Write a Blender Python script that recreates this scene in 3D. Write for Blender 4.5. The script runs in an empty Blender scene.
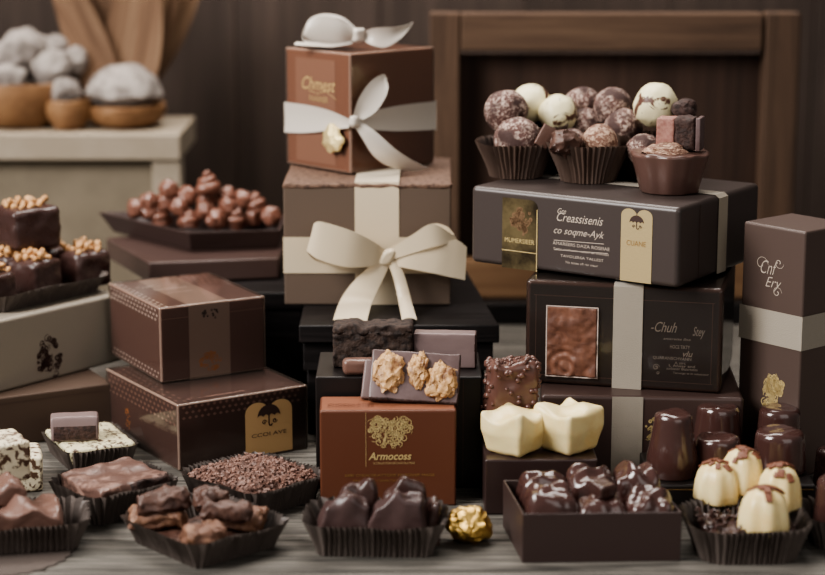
import bpy, math, random
from math import sin, cos, pi, radians, sqrt, atan2
from mathutils import Vector, Matrix, noise, Euler

# ------------------------------------------------------------------ scene units: centimetres, linked at 0.01
U = 0.01
SC = bpy.context.scene
COL = SC.collection
rnd = random.Random(7)

# ------------------------------------------------------------------ camera (real pitch, no shift)
CAM_H = 49.0
PITCH = radians(12.14)
FPX = 2000.0


def ray(px, py):
    u = (px - 412.5) / FPX
    v = (287.5 - py) / FPX
    return Vector((u, cos(PITCH) + v * sin(PITCH), -sin(PITCH) + v * cos(PITCH)))


def G(px, py, z):
    """where the sight line meets the horizontal plane z"""
    d = ray(px, py)
    t = (z - CAM_H) / d.z
    return Vector((d.x * t, d.y * t, z))


def AY(px, py, Y):
    """where the sight line meets the vertical plane y = Y"""
    d = ray(px, py)
    t = Y / d.y
    return Vector((d.x * t, Y, CAM_H + d.z * t))


# ------------------------------------------------------------------ colours and materials
def lin(c):
    out = []
    for x in c[:3]:
        x = x / 255.0
        out.append(x / 12.92 if x <= 0.04045 else ((x + 0.055) / 1.055) ** 2.4)
    return (out[0], out[1], out[2], 1.0)


def pm(name, col, rough=0.5, metal=0.0, spec=0.5, bump=None, var=None, sheen=0.0, coat=0.0, sss=0.0, rvar=None, stretch=None, aniso=None):
    """procedural Principled material.
    bump=(scale per cm, strength, detail); var=(scale per cm, colour2, lo, hi)"""
    m = bpy.data.materials.new(name)
    m.use_nodes = True
    nt = m.node_tree
    b = nt.nodes['Principled BSDF']
    b.inputs['Base Color'].default_value = lin(col)
    b.inputs['Roughness'].default_value = rough
    b.inputs['Metallic'].default_value = metal
    b.inputs['Specular IOR Level'].default_value = spec
    b.inputs['Coat Weight'].default_value = coat
    b.inputs['Coat Roughness'].default_value = 0.12
    b.inputs['Sheen Weight'].default_value = sheen
    if sss:
        b.inputs['Subsurface Weight'].default_value = sss
        b.inputs['Subsurface Radius'].default_value = (0.006, 0.004, 0.0025)
    tc = nt.nodes.new('ShaderNodeTexCoord')
    vec = tc.outputs['Object']
    if stretch:
        mp = nt.nodes.new('ShaderNodeMapping')
        mp.inputs['Scale'].default_value = stretch
        nt.links.new(vec, mp.inputs['Vector'])
        vec = mp.outputs['Vector']

    def ntex(scale, detail=4.0, rough_=0.6):
        n = nt.nodes.new('ShaderNodeTexNoise')
        n.inputs['Scale'].default_value = scale * 100.0
        n.inputs['Detail'].default_value = detail
        n.inputs['Roughness'].default_value = rough_
        nt.links.new(vec, n.inputs['Vector'])
        return n
    if var:
        n = ntex(var[0], 5.0, 0.65)
        r = nt.nodes.new('ShaderNodeValToRGB')
        r.color_ramp.elements[0].position = var[2]
        r.color_ramp.elements[1].position = var[3]
        r.color_ramp.elements[0].color = lin(col)
        r.color_ramp.elements[1].color = lin(var[1])
        nt.links.new(n.outputs['Fac'], r.inputs['Fac'])
        nt.links.new(r.outputs['Color'], b.inputs['Base Color'])
    if rvar:
        n = ntex(rvar[0], 3.0)
        mr = nt.nodes.new('ShaderNodeMapRange')
        mr.inputs['From Min'].default_value = 0.35
        mr.inputs['From Max'].default_value = 0.65
        mr.inputs['To Min'].default_value = rvar[1]
        mr.inputs['To Max'].default_value = rvar[2]
        nt.links.new(n.outputs['Fac'], mr.inputs['Value'])
        nt.links.new(mr.outputs['Result'], b.inputs['Roughness'])
    if bump:
        n = ntex(bump[0], bump[2] if len(bump) > 2 else 4.0)
        bp = nt.nodes.new('ShaderNodeBump')
        bp.inputs['Strength'].default_value = bump[1]
        bp.inputs['Distance'].default_value = 0.0015
        nt.links.new(n.outputs['Fac'], bp.inputs['Height'])
        nt.links.new(bp.outputs['Normal'], b.inputs['Normal'])
    return m


def film(name, tint=(255, 255, 255), haze=0.06, rough=0.08, hz=(200, 185, 175)):
    """clear plastic film: transparent with a Fresnel gloss and a little haze"""
    m = bpy.data.materials.new(name)
    m.use_nodes = True
    nt = m.node_tree
    nt.nodes.clear()
    out = nt.nodes.new('ShaderNodeOutputMaterial')
    tr = nt.nodes.new('ShaderNodeBsdfTransparent')
    tr.inputs['Color'].default_value = lin(tint)
    gl = nt.nodes.new('ShaderNodeBsdfGlossy')
    gl.inputs['Roughness'].default_value = rough
    df = nt.nodes.new('ShaderNodeBsdfDiffuse')
    df.inputs['Color'].default_value = lin(hz)
    fr = nt.nodes.new('ShaderNodeFresnel')
    fr.inputs['IOR'].default_value = 1.45
    m1 = nt.nodes.new('ShaderNodeMixShader')
    m2 = nt.nodes.new('ShaderNodeMixShader')
    m1.inputs['Fac'].default_value = haze
    nt.links.new(tr.outputs[0], m1.inputs[1])
    nt.links.new(df.outputs[0], m1.inputs[2])
    nt.links.new(fr.outputs[0], m2.inputs['Fac'])
    nt.links.new(m1.outputs[0], m2.inputs[1])
    nt.links.new(gl.outputs[0], m2.inputs[2])
    nt.links.new(m2.outputs[0], out.inputs['Surface'])
    return m


def wood(name, c1, c2, c3, axis='x', fine=6.0, rough=0.7, bump=0.5, crack=None):
    """long grained wood; the grain runs along the given axis"""
    m = bpy.data.materials.new(name)
    m.use_nodes = True
    nt = m.node_tree
    b = nt.nodes['Principled BSDF']
    b.inputs['Roughness'].default_value = rough
    b.inputs['Specular IOR Level'].default_value = 0.3
    tc = nt.nodes.new('ShaderNodeTexCoord')
    mp = nt.nodes.new('ShaderNodeMapping')
    s = {'x': (0.05, 1, 1), 'y': (1, 0.05, 1), 'z': (1, 1, 0.05)}[axis]
    mp.inputs['Scale'].default_value = s
    nt.links.new(tc.outputs['Object'], mp.inputs['Vector'])
    info = nt.nodes.new('ShaderNodeObjectInfo')
    ad = nt.nodes.new('ShaderNodeVectorMath')
    ad.operation = 'ADD'
    nt.links.new(mp.outputs['Vector'], ad.inputs[0])
    nt.links.new(info.outputs['Random'], ad.inputs[1])
    n = nt.nodes.new('ShaderNodeTexNoise')
    n.inputs['Scale'].default_value = fine * 25
    n.inputs['Detail'].default_value = 8
    n.inputs['Roughness'].default_value = 0.7
    n.inputs['Distortion'].default_value = 0.6
    nt.links.new(ad.outputs[0], n.inputs['Vector'])
    r = nt.nodes.new('ShaderNodeValToRGB')
    e = r.color_ramp.elements
    e[0].position = 0.3
    e[0].color = lin(c1)
    e[1].position = 0.7
    e[1].color = lin(c3)
    k = e.new(0.5)
    k.color = lin(c2)
    nt.links.new(n.outputs['Fac'], r.inputs['Fac'])
    n2 = nt.nodes.new('ShaderNodeTexNoise')
    n2.inputs['Scale'].default_value = 9
    n2.inputs['Detail'].default_value = 2
    nt.links.new(ad.outputs[0], n2.inputs['Vector'])
    mx = nt.nodes.new('ShaderNodeMix')
    mx.data_type = 'RGBA'
    mx.blend_type = 'MULTIPLY'
    mx.inputs['Factor'].default_value = 0.55
    nt.links.new(r.outputs['Color'], mx.inputs[6])
    r2 = nt.nodes.new('ShaderNodeValToRGB')
    r2.color_ramp.elements[0].position = 0.35
    r2.color_ramp.elements[0].color = (0.35, 0.33, 0.32, 1)
    r2.color_ramp.elements[1].position = 0.65
    nt.links.new(n2.outputs['Fac'], r2.inputs['Fac'])
    nt.links.new(r2.outputs['Color'], mx.inputs[7])
    nt.links.new(mx.outputs[2], b.inputs['Base Color'])
    bp = nt.nodes.new('ShaderNodeBump')
    bp.inputs['Strength'].default_value = bump
    bp.inputs['Distance'].default_value = 0.001
    nt.links.new(n.outputs['Fac'], bp.inputs['Height'])
    nt.links.new(bp.outputs['Normal'], b.inputs['Normal'])
    return m


def speckle(name, base, spots, scale, lo, hi, rough=0.5, bump=0.3, sss=0.0, base2=None, voro=False):
    """base colour broken by sharp edged spots"""
    m = pm(name, base, rough, sss=sss)
    nt = m.node_tree
    b = nt.nodes['Principled BSDF']
    tc = [n for n in nt.nodes if n.type == 'TEX_COORD'][0]
    if voro:
        n = nt.nodes.new('ShaderNodeTexVoronoi')
        n.inputs['Scale'].default_value = scale * 100
        fac = n.outputs['Distance']
    else:
        n = nt.nodes.new('ShaderNodeTexNoise')
        n.inputs['Scale'].default_value = scale * 100
        n.inputs['Detail'].default_value = 5
        n.inputs['Roughness'].default_value = 0.62
        n.inputs['Distortion'].default_value = 0.8
        fac = n.outputs['Fac']
    nt.links.new(tc.outputs['Object'], n.inputs['Vector'])
    r = nt.nodes.new('ShaderNodeValToRGB')
    e = r.color_ramp.elements
    e[0].position = lo
    e[0].color = lin(base)
    e[1].position = hi
    e[1].color = lin(spots)
    nt.links.new(fac, r.inputs['Fac'])
    colr = r.outputs['Color']
    if base2:
        n3 = nt.nodes.new('ShaderNodeTexNoise')
        n3.inputs['Scale'].default_value = scale * 23
        nt.links.new(tc.outputs['Object'], n3.inputs['Vector'])
        mx = nt.nodes.new('ShaderNodeMix')
        mx.data_type = 'RGBA'
        mr = nt.nodes.new('ShaderNodeMapRange')
        mr.inputs['From Min'].default_value = 0.42
        mr.inputs['From Max'].default_value = 0.62
        nt.links.new(n3.outputs['Fac'], mr.inputs['Value'])
        nt.links.new(mr.outputs['Result'], mx.inputs['Factor'])
        nt.links.new(colr, mx.inputs[6])
        mx.inputs[7].default_value = lin(base2)
        colr = mx.outputs[2]
    nt.links.new(colr, b.inputs['Base Color'])
    bp = nt.nodes.new('ShaderNodeBump')
    bp.inputs['Strength'].default_value = bump
    bp.inputs['Distance'].default_value = 0.0012
    nt.links.new(fac, bp.inputs['Height'])
    nt.links.new(bp.outputs['Normal'], b.inputs['Normal'])
    return m


# ------------------------------------------------------------------ mesh building
class MB:
    def __init__(self):
        self.v = []
        self.f = []
        self.m = []

    def add(self, shape, xf=None, mat=0):
        vs, fs = shape
        o = len(self.v)
        if xf is None:
            self.v.extend(Vector(p) for p in vs)
        elif callable(xf):
            self.v.extend(Vector(xf(p)) for p in vs)
        else:
            self.v.extend(xf @ Vector(p) for p in vs)
        for q in fs:
            self.f.append([o + i for i in q])
            self.m.append(mat)
        return self


def build(name, mb, mats, parent=None, smooth=True, sharp=40, disp=None):
    me = bpy.data.meshes.new(name)
    if isinstance(mb, tuple):
        mb = MB().add(mb)
    me.from_pydata([(p[0] * U, p[1] * U, p[2] * U) for p in mb.v], [], mb.f)
    if not isinstance(mats, (list, tuple)):
        mats = [mats]
    for m in mats:
        me.materials.append(m)
    me.polygons.foreach_set('material_index', mb.m)
    if smooth:
        me.polygons.foreach_set('use_smooth', [True] * len(me.polygons))
        if sharp:
            me.set_sharp_from_angle(angle=radians(sharp))
    me.update()
    o = bpy.data.objects.new(name, me)
    COL.objects.link(o)
    if parent:
        o.parent = parent
    return o


def tag(o, label=None, cat=None, group=None, kind=None):
    if label:
        o['label'] = label
    if cat:
        o['category'] = cat
    if group:
        o['group'] = group
    if kind:
        o['kind'] = kind
    return o


def put(o, p, rz=0.0, rx=0.0, ry=0.0, s=1.0):
    o.location = (p[0] * U, p[1] * U, p[2] * U)
    o.rotation_euler = (rx, ry, rz)
    o.scale = (s, s, s) if not isinstance(s, (tuple, list)) else s
    return o


def thing(name, label, cat, p=(0, 0, 0), rz=0.0, group=None, rx=0.0, ry=0.0):
    o = bpy.data.objects.new(name, None)
    o.empty_display_size = 0.02
    COL.objects.link(o)
    tag(o, label, cat, group)
    return put(o, p, rz, rx, ry)


def solo(name, mb, mat, label, cat, p=(0, 0, 0), rz=0.0, group=None, rx=0, ry=0, s=1.0, smooth=True, sharp=40):
    o = build(name, mb, mat, None, smooth, sharp)
    tag(o, label, cat, group)
    return put(o, p, rz, rx, ry, s)


def copy_tree(o, parent=None):
    c = o.copy()
    COL.objects.link(c)
    if parent:
        c.parent = parent
    for ch in list(o.children):
        copy_tree(ch, c)
    return c


# ------------------------------------------------------------------ shapes: (verts, faces)
def rblock(sx, sy, sz, r, n=1, seg=3):
    """rounded block, base on z=0, centred in x and y"""
    hs = (sx / 2, sy / 2, sz / 2)

    def co(h, r):
        c = [h - r + r * math.tan(k * (pi / 4) / seg) for k in range(0, seg + 1)]
        inner = []
        if n <= 1:
            e = min(0.05, (h - r) * 0.3)
            inner = [-(h - r - e), h - r - e]
        else:
            inner = [-(h - r) + 2 * (h - r) * k / n for k in range(1, n)]
        return [-x for x in reversed(c)] + inner + c
    r = min(r, min(hs) * 0.999)
    cs = [co(h, r) for h in hs]
    vs, fs, ix = [], [], {}

    def vid(p):
        k = (round(p[0], 5), round(p[1], 5), round(p[2], 5))
        if k not in ix:
            inn = [max(-(h - r), min(h - r, x)) for x, h in zip(p, hs)]
            d = Vector([a - b for a, b in zip(p, inn)])
            q = Vector(inn) + (d.normalized() * r if d.length > 1e-9 else d)
            ix[k] = len(vs)
            vs.append(Vector((q.x, q.y, q.z + hs[2])))
        return ix[k]
    for ax in range(3):
        a, b = [(1, 2), (2, 0), (0, 1)][ax]
        for s in (-1, 1):
            for i in range(len(cs[a]) - 1):
                for j in range(len(cs[b]) - 1):
                    qs = []
                    for (ii, jj) in ((i, j), (i + 1, j), (i + 1, j + 1), (i, j + 1)):
                        p = [0, 0, 0]
                        p[ax] = s * hs[ax]
                        p[a] = cs[a][ii]
                        p[b] = cs[b][jj]
                        qs.append(vid(p))
                    if s < 0:
                        qs.reverse()
                    fs.append(qs)
    return vs, fs


def ico(r, sub=3):
    import bmesh
    bm = bmesh.new()
    bmesh.ops.create_icosphere(bm, subdivisions=sub, radius=r)
    vs = [v.co.copy() for v in bm.verts]
    fs = [[v.index for v in f.verts] for f in bm.faces]
    bm.free()
    return vs, fs


def rough(shape, amp, freq, seed=0, amp2=0, freq2=1, zlock=None):
    vs, fs = shape
    o = Vector((seed * 3.7, seed * 1.9, seed * 5.3))
    out = []
    for p in vs:
        d = noise.noise_vector(p * freq + o) * amp
        if amp2:
            d += noise.noise_vector(p * freq2 + o * 2) * amp2
        if zlock is not None and p.z < zlock:
            d.z = 0
        out.append(p + d)
    return out, fs


def warp(shape, fn):
    return [Vector(fn(p)) for p in shape[0]], shape[1]


def lathe(prof, n=32, mod=None, cap=True):
    """prof: list of (r, z); mod(angle, k, r, z) -> (r, z)"""
    vs, fs = [], []
    for k, (r, z) in enumerate(prof):
        for i in range(n):
            a = 2 * pi * i / n
            rr, zz = mod(a, k, r, z) if mod else (r, z)
            vs.append(Vector((rr * cos(a), rr * sin(a), zz)))
    for k in range(len(prof) - 1):
        for i in range(n):
            j = (i + 1) % n
            fs.append([k * n + i, k * n + j, (k + 1) * n + j, (k + 1) * n + i])
    if cap:
        fs.append([i for i in reversed(range(n))])
        t = (len(prof) - 1) * n
        fs.append([t + i for i in range(n)])
    return vs, fs


def tube(pts, r, n=6, closed=False):
    vs, fs = [], []
    pts = [Vector(p) for p in pts]
    m = len(pts)
    for k, p in enumerate(pts):
        t = (pts[min(k + 1, m - 1)] - pts[max(k - 1, 0)])
        t = t.normalized() if t.length > 1e-9 else Vector((0, 0, 1))
        up = Vector((0, 0, 1)) if abs(t.z) < 0.9 else Vector((0, 1, 0))
        a = t.cross(up).normalized()
        b = a.cross(t)
        rr = r(k / (m - 1)) if callable(r) else r
        for i in range(n):
            an = 2 * pi * i / n
            vs.append(p + a * rr * cos(an) + b * rr * sin(an))
    for k in range(m - 1):
        for i in range(n):
            j = (i + 1) % n
            fs.append([k * n + i, (k + 1) * n + i, (k + 1) * n + j, k * n + j])
    fs.append(list(range(n)))
    fs.append([(m - 1) * n + i for i in reversed(range(n))])
    return vs, fs


def spline(pts, per=8):
    """Catmull-Rom through Vectors"""
    pts = [Vector(p) for p in pts]
    out = []
    for i in range(len(pts) - 1):
        p0 = pts[max(i - 1, 0)]
        p1, p2 = pts[i], pts[i + 1]
        p3 = pts[min(i + 2, len(pts) - 1)]
        for k in range(per):
            t = k / per
            out.append(0.5 * ((2 * p1) + (p2 - p0) * t + (2 * p0 - 5 * p1 + 4 * p2 - p3) * t * t + (3 * p1 - p0 - 3 * p2 + p3) * t ** 3))
    out.append(pts[-1])
    return out


def band(edge_a, edge_b, across=3, per=8, cup=0.0, th=0.035):
    """cloth band between two 3D edge curves (same number of control points); thin and double faced"""
    A, B = spline(edge_a, per), spline(edge_b, per)
    grid = []
    for a, b in zip(A, B):
        grid.append([a.lerp(b, j / across) for j in range(across + 1)])
    rows, colsn = len(grid), across + 1
    nor = []
    for i in range(rows):
        rown = []
        for j in range(colsn):
            t = grid[min(i + 1, rows - 1)][j] - grid[max(i - 1, 0)][j]
            w = grid[i][min(j + 1, colsn - 1)] - grid[i][max(j - 1, 0)]
            nn = t.cross(w)
            rown.append(nn.normalized() if nn.length > 1e-9 else Vector((0, -1, 0)))
        nor.append(rown)
    if cup:
        for i in range(rows):
            for j in range(colsn):
                s = j / across
                grid[i][j] = grid[i][j] + nor[i][j] * cup * 4 * s * (1 - s)
    vs, fs = [], []
    for sgn in (1, -1):
        for i in range(rows):
            for j in range(colsn):
                vs.append(grid[i][j] + nor[i][j] * th * 0.5 * sgn)
    off = rows * colsn
    for i in range(rows - 1):
        for j in range(colsn - 1):
            q = [i * colsn + j, (i + 1) * colsn + j, (i + 1) * colsn + j + 1, i * colsn + j + 1]
            fs.append(list(reversed(q)))
            fs.append([off + x for x in q])
    rim = [(i, 0) for i in range(rows)] + [(rows - 1, j) for j in range(1, colsn)] + [(i, colsn - 1) for i in reversed(range(rows - 1))] + [(0, j) for j in reversed(range(1, colsn - 1))]
    for k in range(len(rim)):
        a = rim[k][0] * colsn + rim[k][1]
        b = rim[(k + 1) % len(rim)]
        b = b[0] * colsn + b[1]
        fs.append([a, b, off + b, off + a])
    return vs, fs


def sweep_loop(poly, half, axis, closed=True, th=0.05):
    """ribbon wrapped round: poly is a list of outline points, widened by +-half along axis"""
    ax = Vector(axis)
    vs, fs = [], []
    n = len(poly)
    for p in poly:
        p = Vector(p)
        vs += [p - ax * half, p - ax * half / 3, p + ax * half / 3, p + ax * half]
    for i in range(n if closed else n - 1):
        j = (i + 1) % n
        for k in range(3):
            fs.append([i * 4 + k, j * 4 + k, j * 4 + k + 1, i * 4 + k + 1])
    return vs, fs


def rrect_loop(w, d, r, n):
    """n points spaced evenly round a rounded rectangle: (x, y, nx, ny)"""
    w2, d2 = w / 2 - r, d / 2 - r
    segs = [((w2, -d / 2 + 0), (0, 0))]
    L = [2 * d2, pi * r / 2, 2 * w2, pi * r / 2, 2 * d2, pi * r / 2, 2 * w2, pi * r / 2]
    tot = sum(L)
    out = []
    for i in range(n):
        s = tot * i / n
        k = 0
        while s > L[k] and k < 7:
            s -= L[k]
            k += 1
        q = k // 2
        rot = q * pi / 2
        hw, hd = (w2, d2) if q % 2 == 0 else (d2, w2)
        if k % 2 == 0:
            x, y, nx, ny = hw + r, -hd + s, 1, 0
        else:
            a = s / r if r > 1e-6 else 0
            x, y, nx, ny = hw + r * cos(a), hd + r * sin(a), cos(a), sin(a)
        c, sn = cos(rot), sin(rot)
        out.append((x * c - y * sn, x * sn + y * c, nx * c - ny * sn, nx * sn + ny * c))
    return out


def liner(w, d, h, flare, r, pleats, amp=0.14, seed=0, rows=6, droop=0.12):
    """pleated paper case: flat floor, flared zig-zag wall"""
    pleats = int(2 * (w + d) / 0.40)
    n = pleats * 4
    rg = random.Random(seed)
    base = rrect_loop(w, d, r, n)
    jit = [rg.uniform(0.6, 1.3) for _ in range(pleats)]
    vs, fs = [], []
    vs.append(Vector((0, 0, 0.03)))
    for k in range(rows + 1):
        t = k / rows
        for i, (x, y, nx, ny) in enumerate(base):
            ph = [0, 1, 0, -1][i % 4]
            a = amp * 1.15 * (0.45 + 0.65 * t) * ph * jit[i // 4]
            off = flare * t ** 1.25 + a
            z = h * t
            if k == rows:
                z += droop * noise.noise(Vector((x * .35 + seed, y * .35, 3.1))) * 2 + 0.05 * ph
            tx, ty = -ny, nx
            tw = 0.10 * noise.noise(Vector((i * 0.37, t * 2, seed + .5)))
            vs.append(Vector((x + nx * off + tx * tw, y + ny * off + ty * tw, 0.03 + z)))
    for i in range(n):
        fs.append([0, 1 + i, 1 + (i + 1) % n])
    for k in range(rows):
        for i in range(n):
            j = (i + 1) % n
            fs.append([1 + k * n + i, 1 + k * n + j, 1 + (k + 1) * n + j, 1 + (k + 1) * n + i])
    return vs, fs


def open_tray(poly_bot, poly_top, h, th=0.25, floor=0.3):
    """open tray from two matching outlines (lists of (x, y)), walls of thickness th"""
    n = len(poly_bot)

    def inset(P, t):
        c = Vector((sum(p[0] for p in P) / n, sum(p[1] for p in P) / n))
        out = []
        for i in range(n):
            a, b, cc = Vector(P[i - 1]), Vector(P[i]), Vector(P[(i + 1) % n])
            d1, d2 = (b - a).normalized(), (cc - b).normalized()
            n1, n2 = Vector((-d1.y, d1.x)), Vector((-d2.y, d2.x))
            m = (n1 + n2)
            m = m / max(0.2, (1 + n1.dot(n2)))
            out.append(b + m * t)
        return out
    ib, it = inset(poly_bot, th), inset(poly_top, th)
    rings = [[(p[0], p[1], 0) for p in poly_bot], [(p[0], p[1], h) for p in poly_top], [(p[0], p[1], h) for p in it], [(p[0], p[1], floor) for p in ib]]
    vs = [Vector(p) for R in rings for p in R]
    fs = [list(reversed(range(n)))]
    for k in range(3):
        for i in range(n):
            j = (i + 1) % n
            fs.append([k * n + i, k * n + j, (k + 1) * n + j, (k + 1) * n + i])
    fs.append([3 * n + i for i in range(n)])
    return vs, fs


def bevel_mesh(o, w=0.06, seg=2):
    m = o.modifiers.new('Bevel', 'BEVEL')
    m.width = w * U
    m.segments = seg
    m.limit_method = 'ANGLE'
    m.angle_limit = radians(35)
    return o


# ------------------------------------------------------------------ flat marks
def flat_text(s, width=None, height=None, shear=0.0, bold=0.0, space=1.0):
    cu = bpy.data.curves.new('t', 'FONT')
    cu.body = s
    cu.size = 1.0
    cu.shear = shear
    cu.offset = bold
    cu.space_character = space
    cu.resolution_u = 3
    ob = bpy.data.objects.new('t', cu)
    COL.objects.link(ob)
    dg = bpy.context.evaluated_depsgraph_get()
    me = bpy.data.meshes.new_from_object(ob.evaluated_get(dg))
    vs = [v.co.copy() for v in me.vertices]
    fs = [list(p.vertices) for p in me.polygons]
    bpy.data.objects.remove(ob)
    bpy.data.meshes.remove(me)
    bpy.data.curves.remove(cu)
    if not vs:
        return [], []
    x0, x1 = min(v.x for v in vs), max(v.x for v in vs)
    y0, y1 = min(v.y for v in vs), max(v.y for v in vs)
    sx = (width / (x1 - x0)) if width else None
    sy = (height / (y1 - y0)) if height else None
    sx = sx or sy
    sy = sy or sx
    return [Vector(((v.x - (x0 + x1) / 2) * sx, (v.y - (y0 + y1) / 2) * sy, 0)) for v in vs], fs


def pline(pts, w):
    """flat 2D stroke"""
    vs, fs = [], []
    n = len(pts)
    P = [Vector((p[0], p[1])) for p in pts]
    for k in range(n):
        t = P[min(k + 1, n - 1)] - P[max(k - 1, 0)]
        t = t.normalized() if t.length > 1e-9 else Vector((1, 0))
        nn = Vector((-t.y, t.x))
        ww = w(k / max(1, n - 1)) if callable(w) else w
        vs += [Vector((P[k].x + nn.x * ww / 2, P[k].y + nn.y * ww / 2, 0)), Vector((P[k].x - nn.x * ww / 2, P[k].y - nn.y * ww / 2, 0))]
    for k in range(n - 1):
        fs.append([2 * k, 2 * k + 1, 2 * k + 3, 2 * k + 2])
    return vs, fs


def disc(rx, ry, n=20, a0=0, a1=2 * pi):
    vs = [Vector((0, 0, 0))] + [Vector((rx * cos(a0 + (a1 - a0) * i / n), ry * sin(a0 + (a1 - a0) * i / n), 0)) for i in range(n + 1)]
    return vs, [[0, i, i + 1] for i in range(1, n + 1)]


def rect(w, h):
    return [Vector((-w / 2, -h / 2, 0)), Vector((w / 2, -h / 2, 0)), Vector((w / 2, h / 2, 0)), Vector((-w / 2, h / 2, 0))], [[0, 1, 2, 3]]


def shift(shape, x, y, s=1.0, rot=0.0):
    c, sn = cos(rot), sin(rot)
    return [Vector((x + s * (p.x * c - p.y * sn), y + s * (p.x * sn + p.y * c), 0)) for p in shape[0]], shape[1]


def merge(*shapes):
    vs, fs = [], []
    for s in shapes:
        o = len(vs)
        vs += s[0]
        fs += [[o + i for i in q] for q in s[1]]
    return vs, fs


def curl(r, turns=1.25, n=18, w=0.06, flip=1):
    pts = []
    for i in range(n + 1):
        t = i / n
        a = 2 * pi * turns * t
        rr = r * (1 - 0.85 * t)
        pts.append((rr * cos(a), flip * rr * sin(a)))
    return pline(pts, lambda t: w * (0.5 + t))


def scroll_emblem(w, h, seed=1, n=34, sw=0.07, shape='oval'):
    """dense filigree of curls filling an oval or heart"""
    rg = random.Random(seed)
    out = []
    k = 0
    while len(out) < n and k < 4000:
        k += 1
        x, y = rg.uniform(-1, 1), rg.uniform(-1, 1)
        if shape == 'oval':
            ok = x * x + y * y < 1
        elif shape == 'heart':
            yy = (y + 0.12) * 1.15
            xx = x * 1.12
            ok = (xx * xx + yy * yy - 0.75) ** 3 - xx * xx * yy ** 3 * 1.2 < 0
        elif shape == 'bird':
            ok = (x * x * 1.6 + (y - .35) ** 2 * 3 < 1) or (abs(x + .15) < .35 - .2 * y and y < 0.3)
        else:
            ok = True
        if not ok:
            continue
        r = rg.uniform(0.09, 0.24) * min(w, h) / 1.6
        out.append(shift(curl(r, rg.uniform(.8, 1.5), 12, sw * rg.uniform(.7, 1.4), rg.choice((1, -1))), x * w / 2, y * h / 2, 1, rg.uniform(0, 6.28)))
    return merge(*out)


def umbrella(w):
    """little open umbrella over a hooked handle and curls"""
    r = w / 2
    dome = []
    n = 24
    pts = [(r * cos(pi * i / n), r * 0.95 * sin(pi * i / n)) for i in range(n + 1)]
    low = []
    for i in range(25):
        t = i / 24
        low.append((-r + 2 * r * t, -abs(sin(t * pi * 4)) * -0.16 * r))
    vs = [Vector((p[0], p[1], 0)) for p in pts] + [Vector((p[0], p[1], 0)) for p in low]
    fs = []
    top = list(reversed(range(25)))
    for i in range(24):
        fs.append([top[i], 25 + i, 25 + i + 1, top[i + 1]])
    hook = pline([(0, 0.1 * r), (0, -0.6 * r), (0.06 * r, -.75 * r), (.2 * r, -.78 * r), (.3 * r, -.62 * r)], 0.12 * r)
    return merge((vs, fs), hook, shift(curl(.22 * r, 1.2, 10, .1 * r), -.42 * r, -.45 * r), shift(curl(.22 * r, 1.2, 10, .1 * r, -1), .52 * r, -.4 * r), shift(disc(.06 * r, .06 * r, 8), 0, 1.02 * r))


# ------------------------------------------------------------------ boxes
class Box:
    """a carton standing at zb; x runs along the right hand (front) face, y along the left hand face"""

    def __init__(s, name, label, F, th, a, b, h, zb, cat='box', group=None):
        s.a, s.b, s.h, s.zb, s.th = a, b, h, zb, th
        s.ex, s.ey = Vector((cos(th), sin(th), 0)), Vector((-sin(th), cos(th), 0))
        c = Vector((F[0], F[1], zb)) + s.ex * a / 2 + s.ey * b / 2
        s.c = c
        s.root = thing(name, label, cat, c, th, group)

    def body(s, mat, r=0.15, name='box_body', label=None):
        o = build(name, rblock(s.a, s.b, s.h, r, 1, 3), mat, s.root, sharp=0)
        if label:
            o['label'] = label
        return o

    def R(s, u, v, o=0.03):
        return Vector((-s.a / 2 + u, -s.b / 2 - o, v))

    def L(s, u, v, o=0.03):
        return Vector((-s.a / 2 - o, s.b / 2 - u, v))

    def T(s, u, v, o=0.03):
        return Vector((-s.a / 2 + u, -s.b / 2 + v, s.h + o))

    def uv(s, face, px, py):
        """photo pixel -> position on a face (taken once, when the layout was measured)"""
        d = ray(px, py)
        cam = Vector((0, 0, CAM_H))
        nrm, p0 = {'R': (-s.ey, s.c - s.ey * s.b / 2), 'L': (-s.ex, s.c - s.ex * s.a / 2), 'T': (Vector((0, 0, 1)), s.c + Vector((0, 0, s.h)))}[face]
        t = (p0 - cam).dot(nrm) / d.dot(nrm)
        q = cam + d * t - s.c
        x, y, z = q.dot(s.ex), q.dot(s.ey), q.z
        return {'R': (x + s.a / 2, z), 'L': (s.b / 2 - y, z), 'T': (x + s.a / 2, y + s.b / 2)}[face]

    def mark(s, name, face, shapes, mat, o=0.03, label=None, parent=None):
        """flat marks given in face coordinates"""
        fn = getattr(s, face)
        mb = MB()
        for k, sh in enumerate(shapes if isinstance(shapes, list) else [shapes]):
            mb.add(sh, lambda p: fn(p[0], p[1], o))
        ob = build(name, mb, mat, parent or s.root, smooth=False)
        if label:
            ob['label'] = label
        return ob


def fit(base, zb, tF, tL, tR, a=None, b=None):
    """near lower corner, near upper corner and the two neighbouring upper corners -> F, theta, a, b, h"""
    F = G(base[0], base[1], zb)
    q = AY(tF[0], tF[1], F.y)
    zt = q.z
    F = Vector((q.x, F.y, zb))
    th, wt = 0, 0
    A = B = None
    if tR:
        R = G(tR[0], tR[1], zt)
        vr = Vector((R.x - F.x, R.y - F.y))
        A = vr.length
        th += atan2(vr.y, vr.x) * A
        wt += A
    if tL:
        Lp = G(tL[0], tL[1], zt)
        vl = Vector((Lp.x - F.x, Lp.y - F.y))
        B = vl.length
        th += (atan2(vl.y, vl.x) - pi / 2) * B
        wt += B
    th /= wt
    return F, th, a or A, b or B, zt - zb
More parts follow.
